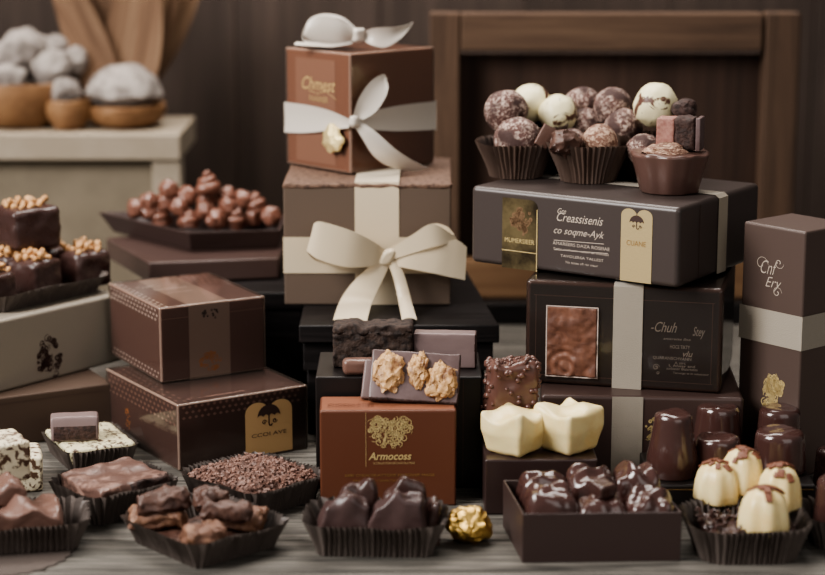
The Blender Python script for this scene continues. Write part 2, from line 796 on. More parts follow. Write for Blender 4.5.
# ================================================================== materials
M_ = {}
M_['table'] = wood('weathered_grey_wood', (38, 36, 34), (100, 96, 90), (150, 144, 135), 'x', 7, 0.75, 0.7)
M_['wall'] = wood('dark_wall_boards', (54, 45, 40), (67, 56, 50), (79, 66, 59), 'z', 2.0, 0.8, 0.3)
M_['floor'] = wood('dark_floor_boards', (34, 27, 22), (52, 42, 35), (66, 54, 45), 'x', 2.0, 0.7, 0.3)
M_['frame'] = wood('aged_brown_wood', (58, 44, 35), (88, 68, 54), (108, 86, 68), 'x', 2.4, 0.75, 0.3)
M_['frame_v'] = wood('aged_brown_wood_upright', (58, 44, 35), (88, 68, 54), (108, 86, 68), 'z', 2.4, 0.75, 0.3)
M_['panel'] = wood('dark_brown_panel', (52, 38, 31), (68, 50, 41), (84, 63, 52), 'z', 1.6, 0.7, 0.2)
M_['tan_rail'] = wood('tan_wood', (110, 82, 58), (136, 104, 76), (150, 118, 88), 'x', 2, 0.7, 0.2)
M_['black_wood'] = wood('black_stained_wood', (16, 14, 14), (28, 25, 25), (50, 45, 45), 'x', 5, 0.42, 0.35)
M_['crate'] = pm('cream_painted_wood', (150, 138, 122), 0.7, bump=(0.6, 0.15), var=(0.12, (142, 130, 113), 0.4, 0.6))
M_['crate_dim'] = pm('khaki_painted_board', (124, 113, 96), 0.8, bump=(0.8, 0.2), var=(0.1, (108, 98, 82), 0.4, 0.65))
M_['bowlwood'] = pm('honey_wood', (150, 114, 80), 0.6, var=(0.25, (116, 82, 54), 0.35, 0.65))
M_['sugar'] = pm('sugar_white', (150, 142, 136), 0.9, bump=(1.2, 0.8), var=(0.5, (92, 84, 79), 0.45, 0.65))
M_['pod'] = wood('dried_leaf', (78, 56, 42), (118, 92, 72), (148, 122, 98), 'z', 3, 0.8, 0.5)
# cartons
M_['taupe'] = pm('taupe_card', (101, 86, 75), 0.55, bump=(6, 0.05), spec=0.35)
M_['taupe_edge'] = pm('taupe_crumb_top', (118, 92, 76), 0.75, bump=(3, 0.9), var=(2.2, (72, 52, 42), 0.45, 0.62))
M_['caramel'] = pm('caramel_card', (128, 88, 68), 0.34, spec=0.5)
M_['caramel_panel'] = pm('caramel_inset_card', (140, 102, 82), 0.5)
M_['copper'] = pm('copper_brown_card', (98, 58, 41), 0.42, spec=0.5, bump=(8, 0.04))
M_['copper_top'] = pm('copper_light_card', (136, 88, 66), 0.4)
M_['cocoa'] = pm('cocoa_card', (96, 66, 58), 0.42, spec=0.5)
M_['cocoa_dark'] = pm('dark_cocoa_card', (78, 52, 46), 0.4, spec=0.5)
M_['espresso'] = pm('espresso_card', (69, 60, 57), 0.36, spec=0.55, bump=(8, 0.04))
M_['espresso_dk'] = pm('dark_espresso_card', (56, 42, 40), 0.3, spec=0.5)
M_['umber'] = pm('umber_card', (72, 56, 52), 0.34, spec=0.5)
M_['tall'] = pm('matt_brown_card', (84, 69, 63), 0.45, spec=0.45, bump=(8, 0.04))
M_['blackbox'] = pm('black_brown_card', (27, 22, 21), 0.42, spec=0.5)
M_['tray'] = pm('tray_card', (60, 46, 43), 0.45, spec=0.45)
M_['grey_card'] = pm('stone_grey_card', (150, 141, 128), 0.6, spec=0.3, bump=(5, 0.05))
M_['brown_card'] = pm('olive_brown_card', (80, 64, 54), 0.6, spec=0.3)
M_['gold'] = pm('gold_foil_print', (222, 198, 142), 0.4, metal=0.4, bump=(6, 0.25))
M_['gold_dk'] = pm('old_gold_print', (168, 132, 82), 0.4, metal=0.5, bump=(5, 0.3))
M_['gold_tag'] = pm('brushed_gold_tag', (190, 170, 128), 0.45, metal=0.35, bump=(7, 0.12))
M_['orange_tag'] = pm('amber_tag', (206, 168, 120), 0.5, metal=0.1, bump=(5, 0.1))
M_['gold_lab'] = pm('dark_gold_label', (120, 106, 76), 0.32, metal=0.4, var=(0.25, (54, 45, 32), 0.38, 0.62))
M_['ink'] = pm('pale_print', (190, 176, 162), 0.6)
M_['ink_dk'] = pm('dark_print', (64, 44, 38), 0.6)
M_['copper_ink'] = pm('copper_print', (188, 122, 66), 0.45, metal=0.1)
M_['tree_ink'] = pm('bronze_print', (132, 104, 78), 0.4, metal=0.2)
M_['dots'] = pm('silver_dot_print', (206, 190, 180), 0.4, metal=0.1)
M_['dots_dk'] = pm('rose_dot_print', (144, 112, 100), 0.45, metal=0.1)
M_['satin'] = pm('ivory_satin', (200, 191, 180), 0.34, spec=0.5, sheen=0.3, bump=(14, 0.06))
M_['cream'] = pm('cream_satin', (206, 190, 163), 0.38, spec=0.45, sheen=0.3, bump=(14, 0.06))
M_['grosgrain'] = pm('grey_grosgrain', (160, 150, 136), 0.6, spec=0.35, sheen=0.3, bump=(10, 0.5), stretch=(1, 1, 2.2))
M_['greyrib'] = pm('stone_ribbon', (158, 146, 128), 0.55, sheen=0.2)
M_['sleeve'] = pm('translucent_sleeve', (150, 128, 116), 0.35, spec=0.5)
M_['film'] = film('clear_film', (250, 246, 243), 0.035, 0.06)
M_['film_edge'] = film('folded_film_edge', (240, 228, 220), 0.34, 0.15, (190, 166, 150))
M_['film_edge_dk'] = film('dark_folded_film_edge', (235, 225, 220), 0.16, 0.12, (120, 96, 86))
M_['wax'] = pm('gold_wax', (244, 222, 164), 0.34, metal=0.55, bump=(4, 0.6))

# ================================================================== the room
def slab(sx, sy, sz):
    return rblock(sx, sy, sz, 0.2, 1, 2)


FLOOR_Z = -74.0
o = build('floor', [rect(520, 520)][0], M_['floor'], smooth=False)
put(o, (0, 130, FLOOR_Z)); tag(o, kind='structure')
WALL_Y = 250
for k in range(1):
    # solid wall behind the boards
    wb = thing('wall_back', None, None, (0, WALL_Y, FLOOR_Z)); tag(wb, kind='structure')
    for i in range(-14, 14):
        b = build('board', slab(17.95, 3, 230), M_['wall'], wb)
        put(b, (i * 18 + 5, 1.5, 0))
put(build('backing', rblock(520, 4, 232, .2), M_['panel'], wb, sharp=0), (0, 5.2, 0))
# table: planks running left to right
tb = thing('table', 'weathered grey plank table under all the boxes and sweets', 'table', (0, 0, 0))
y = 108.0
pw = [8.5, 7.2, 9.6, 6.4, 8.8, 9.2, 7.4, 8.8, 9.4, 8.2, 9.0, 8.6, 9.4, 7.8]
for i, w in enumerate(pw):
    b = build('plank', rblock(150, w - 0.18, 3.2, 0.18, 1, 2), M_['table'], tb)
    put(b, (0.6 * ((i * 7) % 5 - 2), y + w / 2, -3.2))
    y += w
TABLE_BACK = y
for sx in (-66, 66):
    for yy in (114, TABLE_BACK - 8):
        b = build('leg', rblock(7, 7, 70.6, 0.3, 1, 2), M_['table'], tb)
        put(b, (sx, yy, FLOOR_Z + 0.1))
b = build('apron', rblock(125, 2.4, 8, 0.2, 1, 2), M_['table'], tb)
put(b, (0, 116, -11.2))

# cream crate at the back left, bowls and dried leaves on it
CY = 222.0
lt = AY(181, 133, CY)
CZ = lt.z
cr = thing('crate', 'cream painted wooden crate standing behind the rosette tray', 'crate', (lt.x - 26, CY, 0))
cw, cd = 52.0, 15.0
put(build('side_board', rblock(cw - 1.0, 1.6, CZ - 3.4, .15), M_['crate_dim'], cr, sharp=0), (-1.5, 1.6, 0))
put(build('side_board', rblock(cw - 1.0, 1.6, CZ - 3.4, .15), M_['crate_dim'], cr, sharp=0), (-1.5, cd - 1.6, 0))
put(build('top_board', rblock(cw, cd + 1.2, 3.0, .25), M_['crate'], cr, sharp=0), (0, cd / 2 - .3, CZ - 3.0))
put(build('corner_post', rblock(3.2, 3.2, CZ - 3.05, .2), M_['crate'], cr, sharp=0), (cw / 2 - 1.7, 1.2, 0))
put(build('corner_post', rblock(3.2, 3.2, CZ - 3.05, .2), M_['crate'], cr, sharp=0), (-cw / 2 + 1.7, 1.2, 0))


def bowl_shape(r, h, wall=.6):
    pr = [(r * .45, 0), (r * .62, .1), (r * .86, h * .3), (r, h * .7), (r * 1.0, h), (r - wall, h), (r * .82, h * .6), (r * .5, wall + .2), (.01, wall)]
    return lathe(pr, 40, None, True)


def bowl(name, label, px, py, r, h, Y, group):
    p = G(px, py, CZ)
    p = Vector((p.x, Y, CZ))
    o = solo(name, rough(bowl_shape(r, h), .18, .5, px), M_['bowlwood'], label, 'bowl', p, 0, group)
    return p


pA = bowl('wooden_bowl', 'honey-coloured wooden bowl of white balls, cut by the left edge of the photo', 12, 132, 6.0, 5.2, CY + 6.4, 'wooden bowls on the crate')
pB = bowl('wooden_bowl', 'wide shallow honey-coloured bowl heaped with a sugary mound, right of the small bowl', 120, 132, 4.7, 2.6, CY + 5.4, 'wooden bowls on the crate')
pC = bowl('wooden_bowl', 'small honey-coloured bowl between the two bigger bowls on the crate', 66, 132, 2.6, 3.4, CY + 3.2, 'wooden bowls on the crate')
mound = rough(lathe([(1.6, .6), (2.8, 1.1), (3.7, 1.75), (4.35, 2.6), (3.6, 4.3), (2.0, 5.6), (.02, 6.0)], 40), .34, .45, 4, .2, 1.6)
solo('sugar_mound', mound, M_['sugar'], 'rough white sugary mound heaped in the wide shallow bowl', 'sweet', pB + Vector((0, 0, 1.25)), 0)
ballproto = rough(ico(1.0, 4), .22, 1.2, 2, .12, 3)
bm_ = None
wb_spots = [(22, 52, 2.5, 'topmost on the left'), (52, 70, 2.2, 'in front near the middle of its bowl'), (10, 80, 2.0, 'low on the left'), (33, 86, 1.9, 'lowest, near the rim of the left bowl'), (58, 46, 1.4, 'small, at the upper right'),
            (75, 60, 1.6, 'just left of the sugary mound'), (88, 74, 1.7, 'touching the sugary mound'), (66, 92, 1.8, 'above the small bowl'), (4, 58, 1.9, 'at the left edge of the photo'), (42, 50, 1.7, 'behind the middle ball')]
for k, (px, py, r, where) in enumerate(wb_spots):
    Y = CY + 6.4 + {0: .8, 1: -1.0, 2: -.8, 3: 1.6, 4: 2.2, 5: 1.2, 6: 3.4, 7: -2.9, 8: 2.8, 9: 3.6}[k]
    p = AY(px, py, Y)
    o = build('sugared_ball', ballproto, M_['sugar']) if k == 0 else None
    if k == 0:
        bm_ = o
    else:
        o = bm_.copy(); COL.objects.link(o)
    put(o, p, k, k * .7, 0, r)
    tag(o, 'whitish sugared ball in the blurred left bowls, ' + where, 'sweet', 'sugared balls behind')

# dried leaves, a fan of long husks
def husk(L, w, seed):
    A, B = [], []
    for i in range(9):
        t = i / 8
        ww = w * (0.25 + 1.1 * sin(pi * min(1, t * .8 + .1))) * .5
        cx = .5 * sin(t * 3 + seed)
        A.append((cx - ww, .15 * sin(t * 5 + seed), L * t))
        B.append((cx + ww, .15 * cos(t * 4 + seed * 2), L * t))
    return band(A, B, 5, 4, .3, .12)


hs = [((112, 66), (66, -40), 5.4), ((108, 70), (82, -42), 4.4), ((130, 66), (150, -42), 4.8), ((136, 68), (170, -38), 5.0), ((142, 76), (192, -20), 4.0), ((104, 72), (52, -30), 3.6)]
wh = ['second from the left of the fan', 'just left of the middle gap of the fan', 'just right of the middle gap of the fan', 'second from the right of the fan', 'rightmost of the fan', 'leftmost of the fan']
for k, (a, b, w) in enumerate(hs):
    Yk = CY + 7.8 + [2, 4, 1, 3, 5, 0][k] * 1.15
    p0 = AY(a[0], a[1], Yk)
    p0.z = CZ + .05
    p0.x = AY(a[0] + (a[0] - b[0]) * .4, 130, Yk).x
    p1 = AY(b[0], b[1], Yk + 1)
    d = p1 - p0
    ob = solo('dried_husk', husk(d.length, w, k), M_['pod'], 'long pale dried husk behind the bowls, ' + wh[k], 'dried husk', p0, 0, 'fan of dried husks')
    ob.rotation_euler = (0, atan2(d.x, d.z), 0)

# wooden frame leaning against the back, on a black plank
FY = 212.0
pl_top = AY(500, 300, FY - 2).z
pk = thing('black_plank', 'black stained plank lying under the big wooden frame', 'plank', (12.0, FY, 0))
put(build('plank_body', rblock(64, 7, pl_top, .2, 6), M_['black_wood'], pk, sharp=0), (4, 0, 0))
tl, trr = AY(430, 12, FY), AY(797, 12, FY)
fw, fh = trr.x - tl.x, tl.z - pl_top
fr = thing('framed_board', 'large brown wood-framed dark board standing at the back against the wall', 'framed board', ((tl.x + trr.x) / 2, FY, pl_top))
sw = AY(460, 12, FY).x - tl.x
rt = 3.9
put(build('stile', rblock(sw, 3, fh, .25), M_['frame_v'], fr, sharp=0), (-fw / 2 + sw / 2, 0, 0))
put(build('stile', rblock(sw + .5, 3, fh, .25), M_['frame_v'], fr, sharp=0), (fw / 2 - sw / 2, 0, 0))
put(build('rail', rblock(fw - 2 * sw - .6, 2.8, rt, .25), M_['frame'], fr, sharp=0), (-.25, 0, fh - rt - .05))
put(build('rail', rblock(fw - 2 * sw - .6, 2.8, 4.3, .25), M_['tan_rail'], fr, sharp=0), (-.25, 0, .02))
put(build('backing_panel', rblock(fw - 2 * sw + 1, .8, fh - rt - 3.6, .1), M_['panel'], fr, sharp=0), (-.25, 1.9, 3))

# ================================================================== black risers
RY = 166.0
RZ = AY(412, 325, RY).z - .03
x1 = AY(499.5, 324, RY).x
rs = thing('display_riser', 'wide black stained wooden riser under the taupe ribboned box', 'riser', (0, 0, 0))
x0 = -9.7
poly = [(x0, RY), (x1, RY), (x1 - .2, RY + 6), (x1 - 1.6, RY + 24.5), (x0, RY + 24.5)]


def prism(poly, z0, z1):
    n = len(poly)
    vs = [Vector((p[0], p[1], z0)) for p in poly] + [Vector((p[0], p[1], z1)) for p in poly]
    fs = [list(reversed(range(n))), [n + i for i in range(n)]]
    for i in range(n):
        j = (i + 1) % n
        fs.append([i, j, n + j, n + i])
    return vs, fs


tz = 1.55
bevel_mesh(build('top_slab', prism([(x0, RY), (x1, RY), (x1 - 2.3, RY + 24), (x0, RY + 24)], RZ - tz, RZ), M_['black_wood'], rs), .12)
bevel_mesh(build('lower_slab', prism([(x0 + .3, RY + .5), (x1 - .5, RY + .5), (x1 - 2.6, RY + 23.6), (x0 + .3, RY + 23.6)], RZ - tz - 2.6, RZ - tz - .12), M_['black_wood'], rs), .12)
bevel_mesh(build('base_block', prism([(x0 + .6, RY + 1.1), (x1 - 1.2, RY + 1.1), (x1 - 3, RY + 23), (x0 + .6, RY + 23)], 0, RZ - tz - 2.7), M_['black_wood'], rs), .12)
LY = 179.6
lr = thing('display_riser', 'black wooden riser behind the brown boxes, carrying the rosette tray', 'riser', (-17.6, LY, 0))
put(build('riser_block', rblock(14.8, 15, RZ - 1.7, .15), M_['black_wood'], lr, sharp=0), (0, 7.5, 0))
put(build('top_slab', rblock(15.2, 15.4, 1.6, .15, 3), M_['black_wood'], lr, sharp=0), (0, 7.4, RZ - 1.65))

# ================================================================== cartons
def dot_band(length, height, dx, dy, k=.62):
    """rows of little lozenges, every second row offset by half a step"""
    sh = []
    rows = max(1, int(round(height / dy)))
    for r in range(rows):
        for i in range(int(length / dx)):
            x = (i + .5 + (.5 if r % 2 else 0)) * dx
            if x > length - dx * .5:
                continue
            yv = (r + .5) * height / rows
            sx, sy = dx * k * .5, dy * k * .5
            sh.append(([Vector((x - sx, yv, 0)), Vector((x, yv - sy, 0)), Vector((x + sx, yv, 0)), Vector((x, yv + sy, 0))], [[0, 1, 2, 3]]))
    return merge(*sh)


def clear_cover(B, g=0.12, r=0.16, name='clear_cover', edge='film_edge'):
    """clear plastic sleeve round the carton with bright folded edges"""
    vs, fs = rblock(B.a + 2 * g, B.b + 2 * g, B.h + g, r, 1, 2)
    vs = [p + Vector((0, 0, 0.0)) for p in vs]
    mb = MB().add((vs, fs))
    hs = ((B.a + 2 * g) / 2, (B.b + 2 * g) / 2)
    for i, q in enumerate(mb.f):
        c = sum((mb.v[k] for k in q), Vector()) / len(q)
        near = 0
        near += abs(c.x) > hs[0] - r - .02
        near += abs(c.y) > hs[1] - r - .02
        near += (c.z > B.h + g - r - .02) or (c.z < r + .02)
        mb.m[i] = 1 if near >= 2 else 0
    return build(name, mb, [M_['film'], M_[edge]], B.root, sharp=0)


# ---- lower and upper brown box at the left
fG = fit((178, 471), 0, (178, 406), (110, 369), (304, 385))
fH = None
BG = Box('gift_box', 'brown box with an amber umbrella tag, under the smaller clear-sleeved box', *fG, 0, cat='box')
BG.body(M_['cocoa_dark'])
a, b, h = BG.a, BG.b, BG.h
BG.mark('dotted_border', 'L', shift(dot_band(b - .4, 1.8, .75, .45, .66), .2, h - 1.95), M_['dots_dk'])
BG.mark('dotted_border', 'R', shift(dot_band(a - .4, 1.35, .56, .45, .66), .2, h - 1.35), M_['dots_dk'])
BG.mark('dotted_border', 'T', shift(dot_band(b - .8, 1.2, 1.1, .5, .6), 1.4, .4, 1, pi / 2), M_['dots_dk'])
clear_cover(BG)


def tag_shape(w, h, notch=True):
    """upright tag: square foot, two rounded shoulders with a notch between them"""
    pts = [(-w / 2, 0), (w / 2, 0)]
    r = w / 4
    for i in range(9):
        an = pi * i / 8
        pts.append((w / 4 + r * cos(an), h - r + r * sin(an) * .8))
    for i in range(9):
        an = pi * i / 8
        pts.append((-w / 4 + r * cos(an), h - r + r * sin(an) * .8))
    vs = [Vector((0, h * .4, 0))] + [Vector((p[0], p[1], 0)) for p in pts]
    return vs, [[0, i, i % len(pts) + 1] for i in range(1, len(pts) + 1)]


u0, v0 = BG.uv('R', 245, 457)
u1, v1 = BG.uv('R', 291, 394)
um, tw, th_ = (u0 + u1) / 2, u1 - u0, v1 - v0
tg = BG.mark('amber_tag', 'R', shift(tag_shape(tw, th_), um, v0), M_['orange_tag'], .15)
BG.mark('umbrella_emblem', 'R', shift(umbrella(tw * .48), um, v0 + th_ * .68), M_['ink_dk'], .18, parent=tg)
BG.mark('lettering', 'R', shift(flat_text('CCOI AVE', tw * .74, .32), um, v0 + th_ * .36), M_['ink_dk'], .18, parent=tg)
BG.mark('side_emblem', 'L', shift(scroll_emblem(.9, 2.2, 5, 26, .08), *BG.uv('L', 128, 418)), M_['copper_ink'])
pu, pv = BG.uv('T', 215, 394)
BG.mark('top_lettering', 'T', [shift(flat_text('CHOCOLATE', 3.6, .38, .3), pu + .6, .9), shift(scroll_emblem(2.2, .6, 3, 14, .06), pu - 2, .9)], M_['dots_dk'], .15)

fH = fit((160, 383), fG[4] + .14, (160, 309), (103, 285), (268, 300))
BH = Box('gift_box', 'small brown box in a clear sleeve with dotted edges and a pale paper band', fH[0], radians(29.5), fH[2] + .1, fH[3] + .2, fH[4], fG[4] + .14)
BH.body(M_['cocoa'])
a, b, h = BH.a, BH.b, BH.h
BH.mark('dotted_border', 'L', shift(dot_band(b - .3, 1.2, .72, .40, .7), .15, h - 1.3), M_['dots'])
BH.mark('dotted_border', 'L', shift(dot_band(b - .3, .8, .72, .40, .62), .15, .12), M_['dots'])
BH.mark('dotted_border', 'T', shift(dot_band(b - .3, .8, .9, .4, .7), .95, .15, 1, pi / 2), M_['dots'])
BH.mark('dotted_border', 'T', shift(dot_band(a - 5.4, 4.4, .55, 1.1, .6), 4.9, b - 4.6), M_['dots_dk'])
BH.mark('top_lettering', 'T', [shift(flat_text('CHOCOLAT', 3.2, .62, .2, .02), 3.9, b * .60), shift(flat_text('artisan', 2.4, .5, .4), 4.0, b * .46), shift(scroll_emblem(2.6, .9, 8, 18, .07), 2.6, b * .74)], M_['dots'], .05)
BH.mark('lid_seam', 'R', shift(rect(a - .2, .05), a / 2, h - .95), M_['dots_dk'])
u0, v0 = BH.uv('R', 189, 345)
u1, v1 = BH.uv('R', 230, 345)
slv = BH.mark('paper_band', 'R', [shift(rect(u1 - u0, h), (u0 + u1) / 2, h / 2)], M_['sleeve'], .05)
BH.mark('paper_band', 'T', [shift(rect(u1 - u0, b), (u0 + u1) / 2, b / 2)], M_['sleeve'], .03)
BH.mark('copper_emblem', 'R', shift(scroll_emblem(2.0, 2.0, 12, 26, .075, 'oval'), (u0 + u1) / 2, 1.35), M_['copper_ink'], .08)
BH.mark('dark_emblem', 'R', shift(scroll_emblem(1.8, .9, 13, 14, .08), (u0 + u1) / 2 + .1, h - .95), M_['ink_dk'], .08)
clear_cover(BH)

# ---- stone grey box on an olive brown box, far left
brz = AY(112, 383, 168).z
BL = Box('gift_box', 'plain olive brown box at the far left, under the stone grey box', Vector((-40.0, 160.1, 0)), radians(29.5), 16.1, 15.0, brz, 0)
BL.body(M_['brown_card'])
BL.mark('lid_seam', 'R', shift(rect(15, .06), 7.6, brz - .55), M_['ink_dk'])
wF = G(0, 393, brz)
wR = G(118, 362, brz)
wd = (wR - wF).normalized()
wth = atan2(wd.y, wd.x)
wF2 = wF - wd * 3.4
wz = AY(105, 298, 173.8).z - brz
BW = Box('gift_box', 'stone grey box with a dark floral emblem, under the nut-topped chocolates', wF2, wth, 17.9, 12.5, wz, brz)
BW.body(M_['grey_card'], .3)
eu, ev = BW.uv('R', 50, 358)
BW.mark('floral_emblem', 'R', shift(scroll_emblem(2.7, 3.9, 21, 60, .13), eu, ev), M_['ink_dk'])
BW.mark('sheen_strip', 'T', shift(rect(6, .35), 5.2, .7), M_['grey_card'])

# ---- taupe box
fT = fit((284, 305), RZ, (283, 185), None, (451, 185.5), b=16)
BT = Box('gift_box', 'taupe box with a crumbly brown top and a big cream bow', fT[0], radians(-.6), fT[2], 16.0, fT[4] - .25, RZ + .04)
BT.body(M_['taupe'], .12)
a, b, h = BT.a, BT.b, BT.h
top = rough(rblock(a + .15, b + .15, .42, .16, 26, 2), .09, 1.3, 3, .07, 3.2)
put(build('crumbly_top', top, M_['taupe_edge'], BT.root, sharp=0), (0, 0, h - .1))
TTOP = h + .32 + .04
u0, u1 = BT.uv('R', 355, 250)[0], BT.uv('R', 399, 250)[0]
v0, v1 = BT.uv('R', 300, 273)[1], BT.uv('R', 300, 237)[1]
um, uw = (u0 + u1) / 2, (u1 - u0)
vm, vw = (v0 + v1) / 2, (v1 - v0)
rib = thing('ribbon', None, None); rib.parent = BT.root
x = -a / 2 + um
e = .06
loop = [(x, -b / 2 - e, .02), (x, -b / 2 - e, h * .5), (x, -b / 2 - e, h), (x, -b / 2 + .1, TTOP + .12), (x, 0, TTOP + .12), (x, b / 2 - .1, TTOP + .12), (x, b / 2 + e, h), (x, b / 2 + e, .02)]
build('ribbon_band', sweep_loop(loop, uw / 2, (1, 0, 0), False), M_['cream'], rib, sharp=30)
z = vm
loop = [(-a / 2 - e, -b / 2 - e * 1.6, z), (a / 2 + e, -b / 2 - e * 1.6, z), (a / 2 + e, b / 2 + e, z), (-a / 2 - e, b / 2 + e, z)]
build('ribbon_band', sweep_loop(loop, vw / 2, (0, 0, 1), True), M_['cream'], rib, sharp=30)


def facept(B, px, py, out):
    """point in the box's own frame, `out` cm in front of the right hand face, seen at a photo pixel"""
    d = ray(px, py)
    cam = Vector((0, 0, CAM_H))
    p0 = B.c - B.ey * (B.b / 2 + out)
    t = (p0 - cam).dot(-B.ey) / d.dot(-B.ey)
    q = cam + d * t - B.c
    return Vector((q.dot(B.ex), q.dot(B.ey), q.z))


def bow_band(B, name, rib, top, bot, mat, cup=0.0, across=4):
    """top and bot: lists of (px, py, out)"""
    A = [facept(B, *q) for q in top]
    C = [facept(B, *q) for q in bot]
    return build(name, band(A, C, across, 8, cup), mat, rib, sharp=50)


cm = M_['cream']
# left loop: back leg first, then front leg
bow_band(BT, 'bow_loop', rib, [(385, 250, .9), (350, 232, 1.1), (322, 222, 1.3), (314, 224, 2.2), (322, 222, 3.0), (352, 231, 3.2), (374, 242, 2.4), (385, 250, 1.6)],
         [(385, 262, .9), (350, 268, 1.1), (318, 262, 1.3), (307, 251, 2.2), (318, 259, 3.0), (346, 267, 3.2), (372, 266, 2.4), (385, 261, 1.6)], cm)
# right loop
bow_band(BT, 'bow_loop', rib, [(385, 250, 1.0), (410, 236, 1.2), (432, 224, 1.4), (447, 227, 1.9), (453, 235, 2.2), (432, 224, 2.9), (408, 238, 2.4), (387, 252, 1.7)],
         [(386, 260, 1.0), (412, 252, 1.2), (440, 246, 1.4), (456, 243, 1.9), (456, 242, 2.2), (436, 246, 2.9), (410, 254, 2.4), (388, 261, 1.7)], cm)
# right tail that stands out to the side
bow_band(BT, 'bow_tail', rib, [(388, 254, 1.3), (408, 254, 2.2), (436, 247, 2.6), (455, 240, 2.5), (467, 247, 2.3)],
         [(388, 264, 1.3), (406, 268, 2.2), (432, 273, 2.6), (450, 277, 2.5), (465, 280, 2.3)], cm)
# hanging tails
bow_band(BT, 'bow_tail', rib, [(380, 258, 1.6), (362, 273, 2.0), (348, 288, 2.5), (339, 303, 3.6), (333, 320, 7.5)],
         [(390, 264, 1.6), (383, 279, 2.0), (376, 293, 2.5), (371, 305, 3.6), (367, 321, 7.5)], cm, .15)
bow_band(BT, 'bow_tail', rib, [(386, 260, 1.6), (392, 274, 2.0), (396, 289, 2.5), (399, 304, 3.6), (402, 320, 7.5)],
         [(394, 258, 1.6), (403, 272, 2.0), (408, 288, 2.5), (412, 303, 3.6), (417, 320, 7.5)], cm, .2)
k0 = facept(BT, 387, 257, 1.7)
kn = rough(rblock(1.25, .9, 1.5, .4, 6, 3), .12, 1.6, 3)
put(build('bow_knot', warp(kn, lambda p: (p.x + .5 * (p.z - .7), p.y, p.z)), cm, rib, sharp=0), (k0.x, k0.y, k0.z - .75), 0)

# ---- caramel box on top
zc = RZ + TTOP + .14
cF = G(351, 174, zc)
BC = Box('gift_box', 'caramel brown box at the top of the centre stack, with ivory satin ribbon', cF, radians(43), 10.25, 8.95, 10.75, zc)
BC.body(M_['caramel'], .14)
a, b, h = BC.a, BC.b, BC.h
BC.mark('inset_panel', 'L', shift(rect(b * .62, h - 1.2), b * .46, h / 2 - .1), M_['caramel_panel'])
BC.mark('gold_lettering', 'L', [shift(flat_text('Chmest', 4.7, 1.2, .35, .012), *BC.uv('L', 319, 84)), shift(flat_text('PAANNER', 2.6, .55), *BC.uv('L', 319, 99)), shift(pline([(-1.8, 0), (-.6, -.2), (.6, .1), (2, -.5)], .07), *BC.uv('L', 322, 92))], M_['gold'], .06)
clear_cover(BC, .1, .2)
sat = M_['satin']
rib = thing('ribbon', None, None); rib.parent = BC.root
zr = BC.uv('L', 340, 121)[1]
e = .2
# the band narrows to the knot on both visible faces and runs flat round the back
def fb(pts, half):
    return [Vector((p[0], p[1], p[2] + half * p[3])) for p in pts]


Lp = [(-a / 2 - e, b / 2 + e, zr - .35, 1), (-a / 2 - e - .05, b * .25, zr - .25, .95), (-a / 2 - e - .1, 0, zr - .12, .82), (-a / 2 - e - .15, -b * .25, zr, .6), (-a / 2 - e - .25, -b / 2 - e, zr - .02, .3)]
Rp = [(-a / 2 - e, -b / 2 - e - .2, zr - .02, .3), (-a * .25, -b / 2 - e - .15, zr, .62), (0, -b / 2 - e - .1, zr - .08, .82), (a * .25, -b / 2 - e - .05, zr - .15, .9), (a / 2 + e, -b / 2 - e, zr - .25, .95)]
for P_ in (Lp, Rp):
    build('ribbon_band', band(fb(P_, 1.4), fb(P_, -1.4), 4, 8, .12), sat, rib, sharp=40)
loop = [(a / 2 + e, -b / 2 - e, zr - .25), (a / 2 + e, b / 2 + e, zr - .3), (-a / 2 - e, b / 2 + e, zr - .35)]
build('ribbon_band', sweep_loop(loop, 1.4, (0, 0, 1), False), sat, rib, sharp=30)


def cpt(px, py, out):
    """in the caramel box frame: a point `out` in front of the near upright edge"""
    cam = Vector((0, 0, CAM_H))
    q = AY(px, py, cF.y - out) - BC.c
    return Vector((q.dot(BC.ex), q.dot(BC.ey), q.z))


def cband(name, top, bot, cup=0):
    return build(name, band([cpt(*q) for q in top], [cpt(*q) for q in bot], 4, 8, cup), sat, rib, sharp=50)


cband('bow_loop', [(352, 120, .5), (358, 100, 1.0), (370, 82, 1.0), (383, 74, .8), (386, 78, .6)], [(358, 122, .5), (374, 113, 1.0), (384, 100, 1.0), (388, 88, .8), (386, 78, .6)], .25)
cband('bow_tail', [(352, 122, .5), (362, 138, .9), (372, 154, .8), (384, 164, .2), (398, 169, -.6)], [(358, 120, .5), (376, 132, .9), (394, 148, .8), (410, 159, .0), (428, 168, -1.4)], .25)
kp = cpt(354, 121, .9)
put(build('bow_knot', rough(rblock(.9, .9, 1.0, .35, 5, 3), .1, 1.5, 7), sat, rib, sharp=0), (kp.x, kp.y, kp.z - .5))
sp = cpt(333, 139, -.9)
seal = rough(lathe([(1.1, 0), (1.3, .12), (1.25, .34), (.85, .42), (.35, .6), (.02, .55)], 26, lambda an, k, r, z: (r * (1 + .09 * sin(7 * an) + .06 * sin(3 * an + 1)), z)), .12, 1.6, 9, .1, 4)
so = build('gold_seal', seal, M_['wax'], BC.root, sharp=50)
put(so, sp)
so.rotation_euler = (0, -pi / 2, 0)
so.location = (U * (-a / 2 - .42), U * sp.y, U * sp.z)
# top bow, lying on the lid
lz = h + .2


def lpt(px, py, Y, lift=0):
    q = AY(px, py, Y) - BC.c
    return Vector((q.dot(BC.ex), q.dot(BC.ey), q.z + lift))


rib2 = thing('top_bow', None, None); rib2.parent = BC.root
Yc = BC.c.y - 1.0


def lband(name, A_, B_, cup=0):
    return build(name, band([lpt(*q) for q in A_], [lpt(*q) for q in B_], 4, 8, cup), sat, rib2, sharp=50)


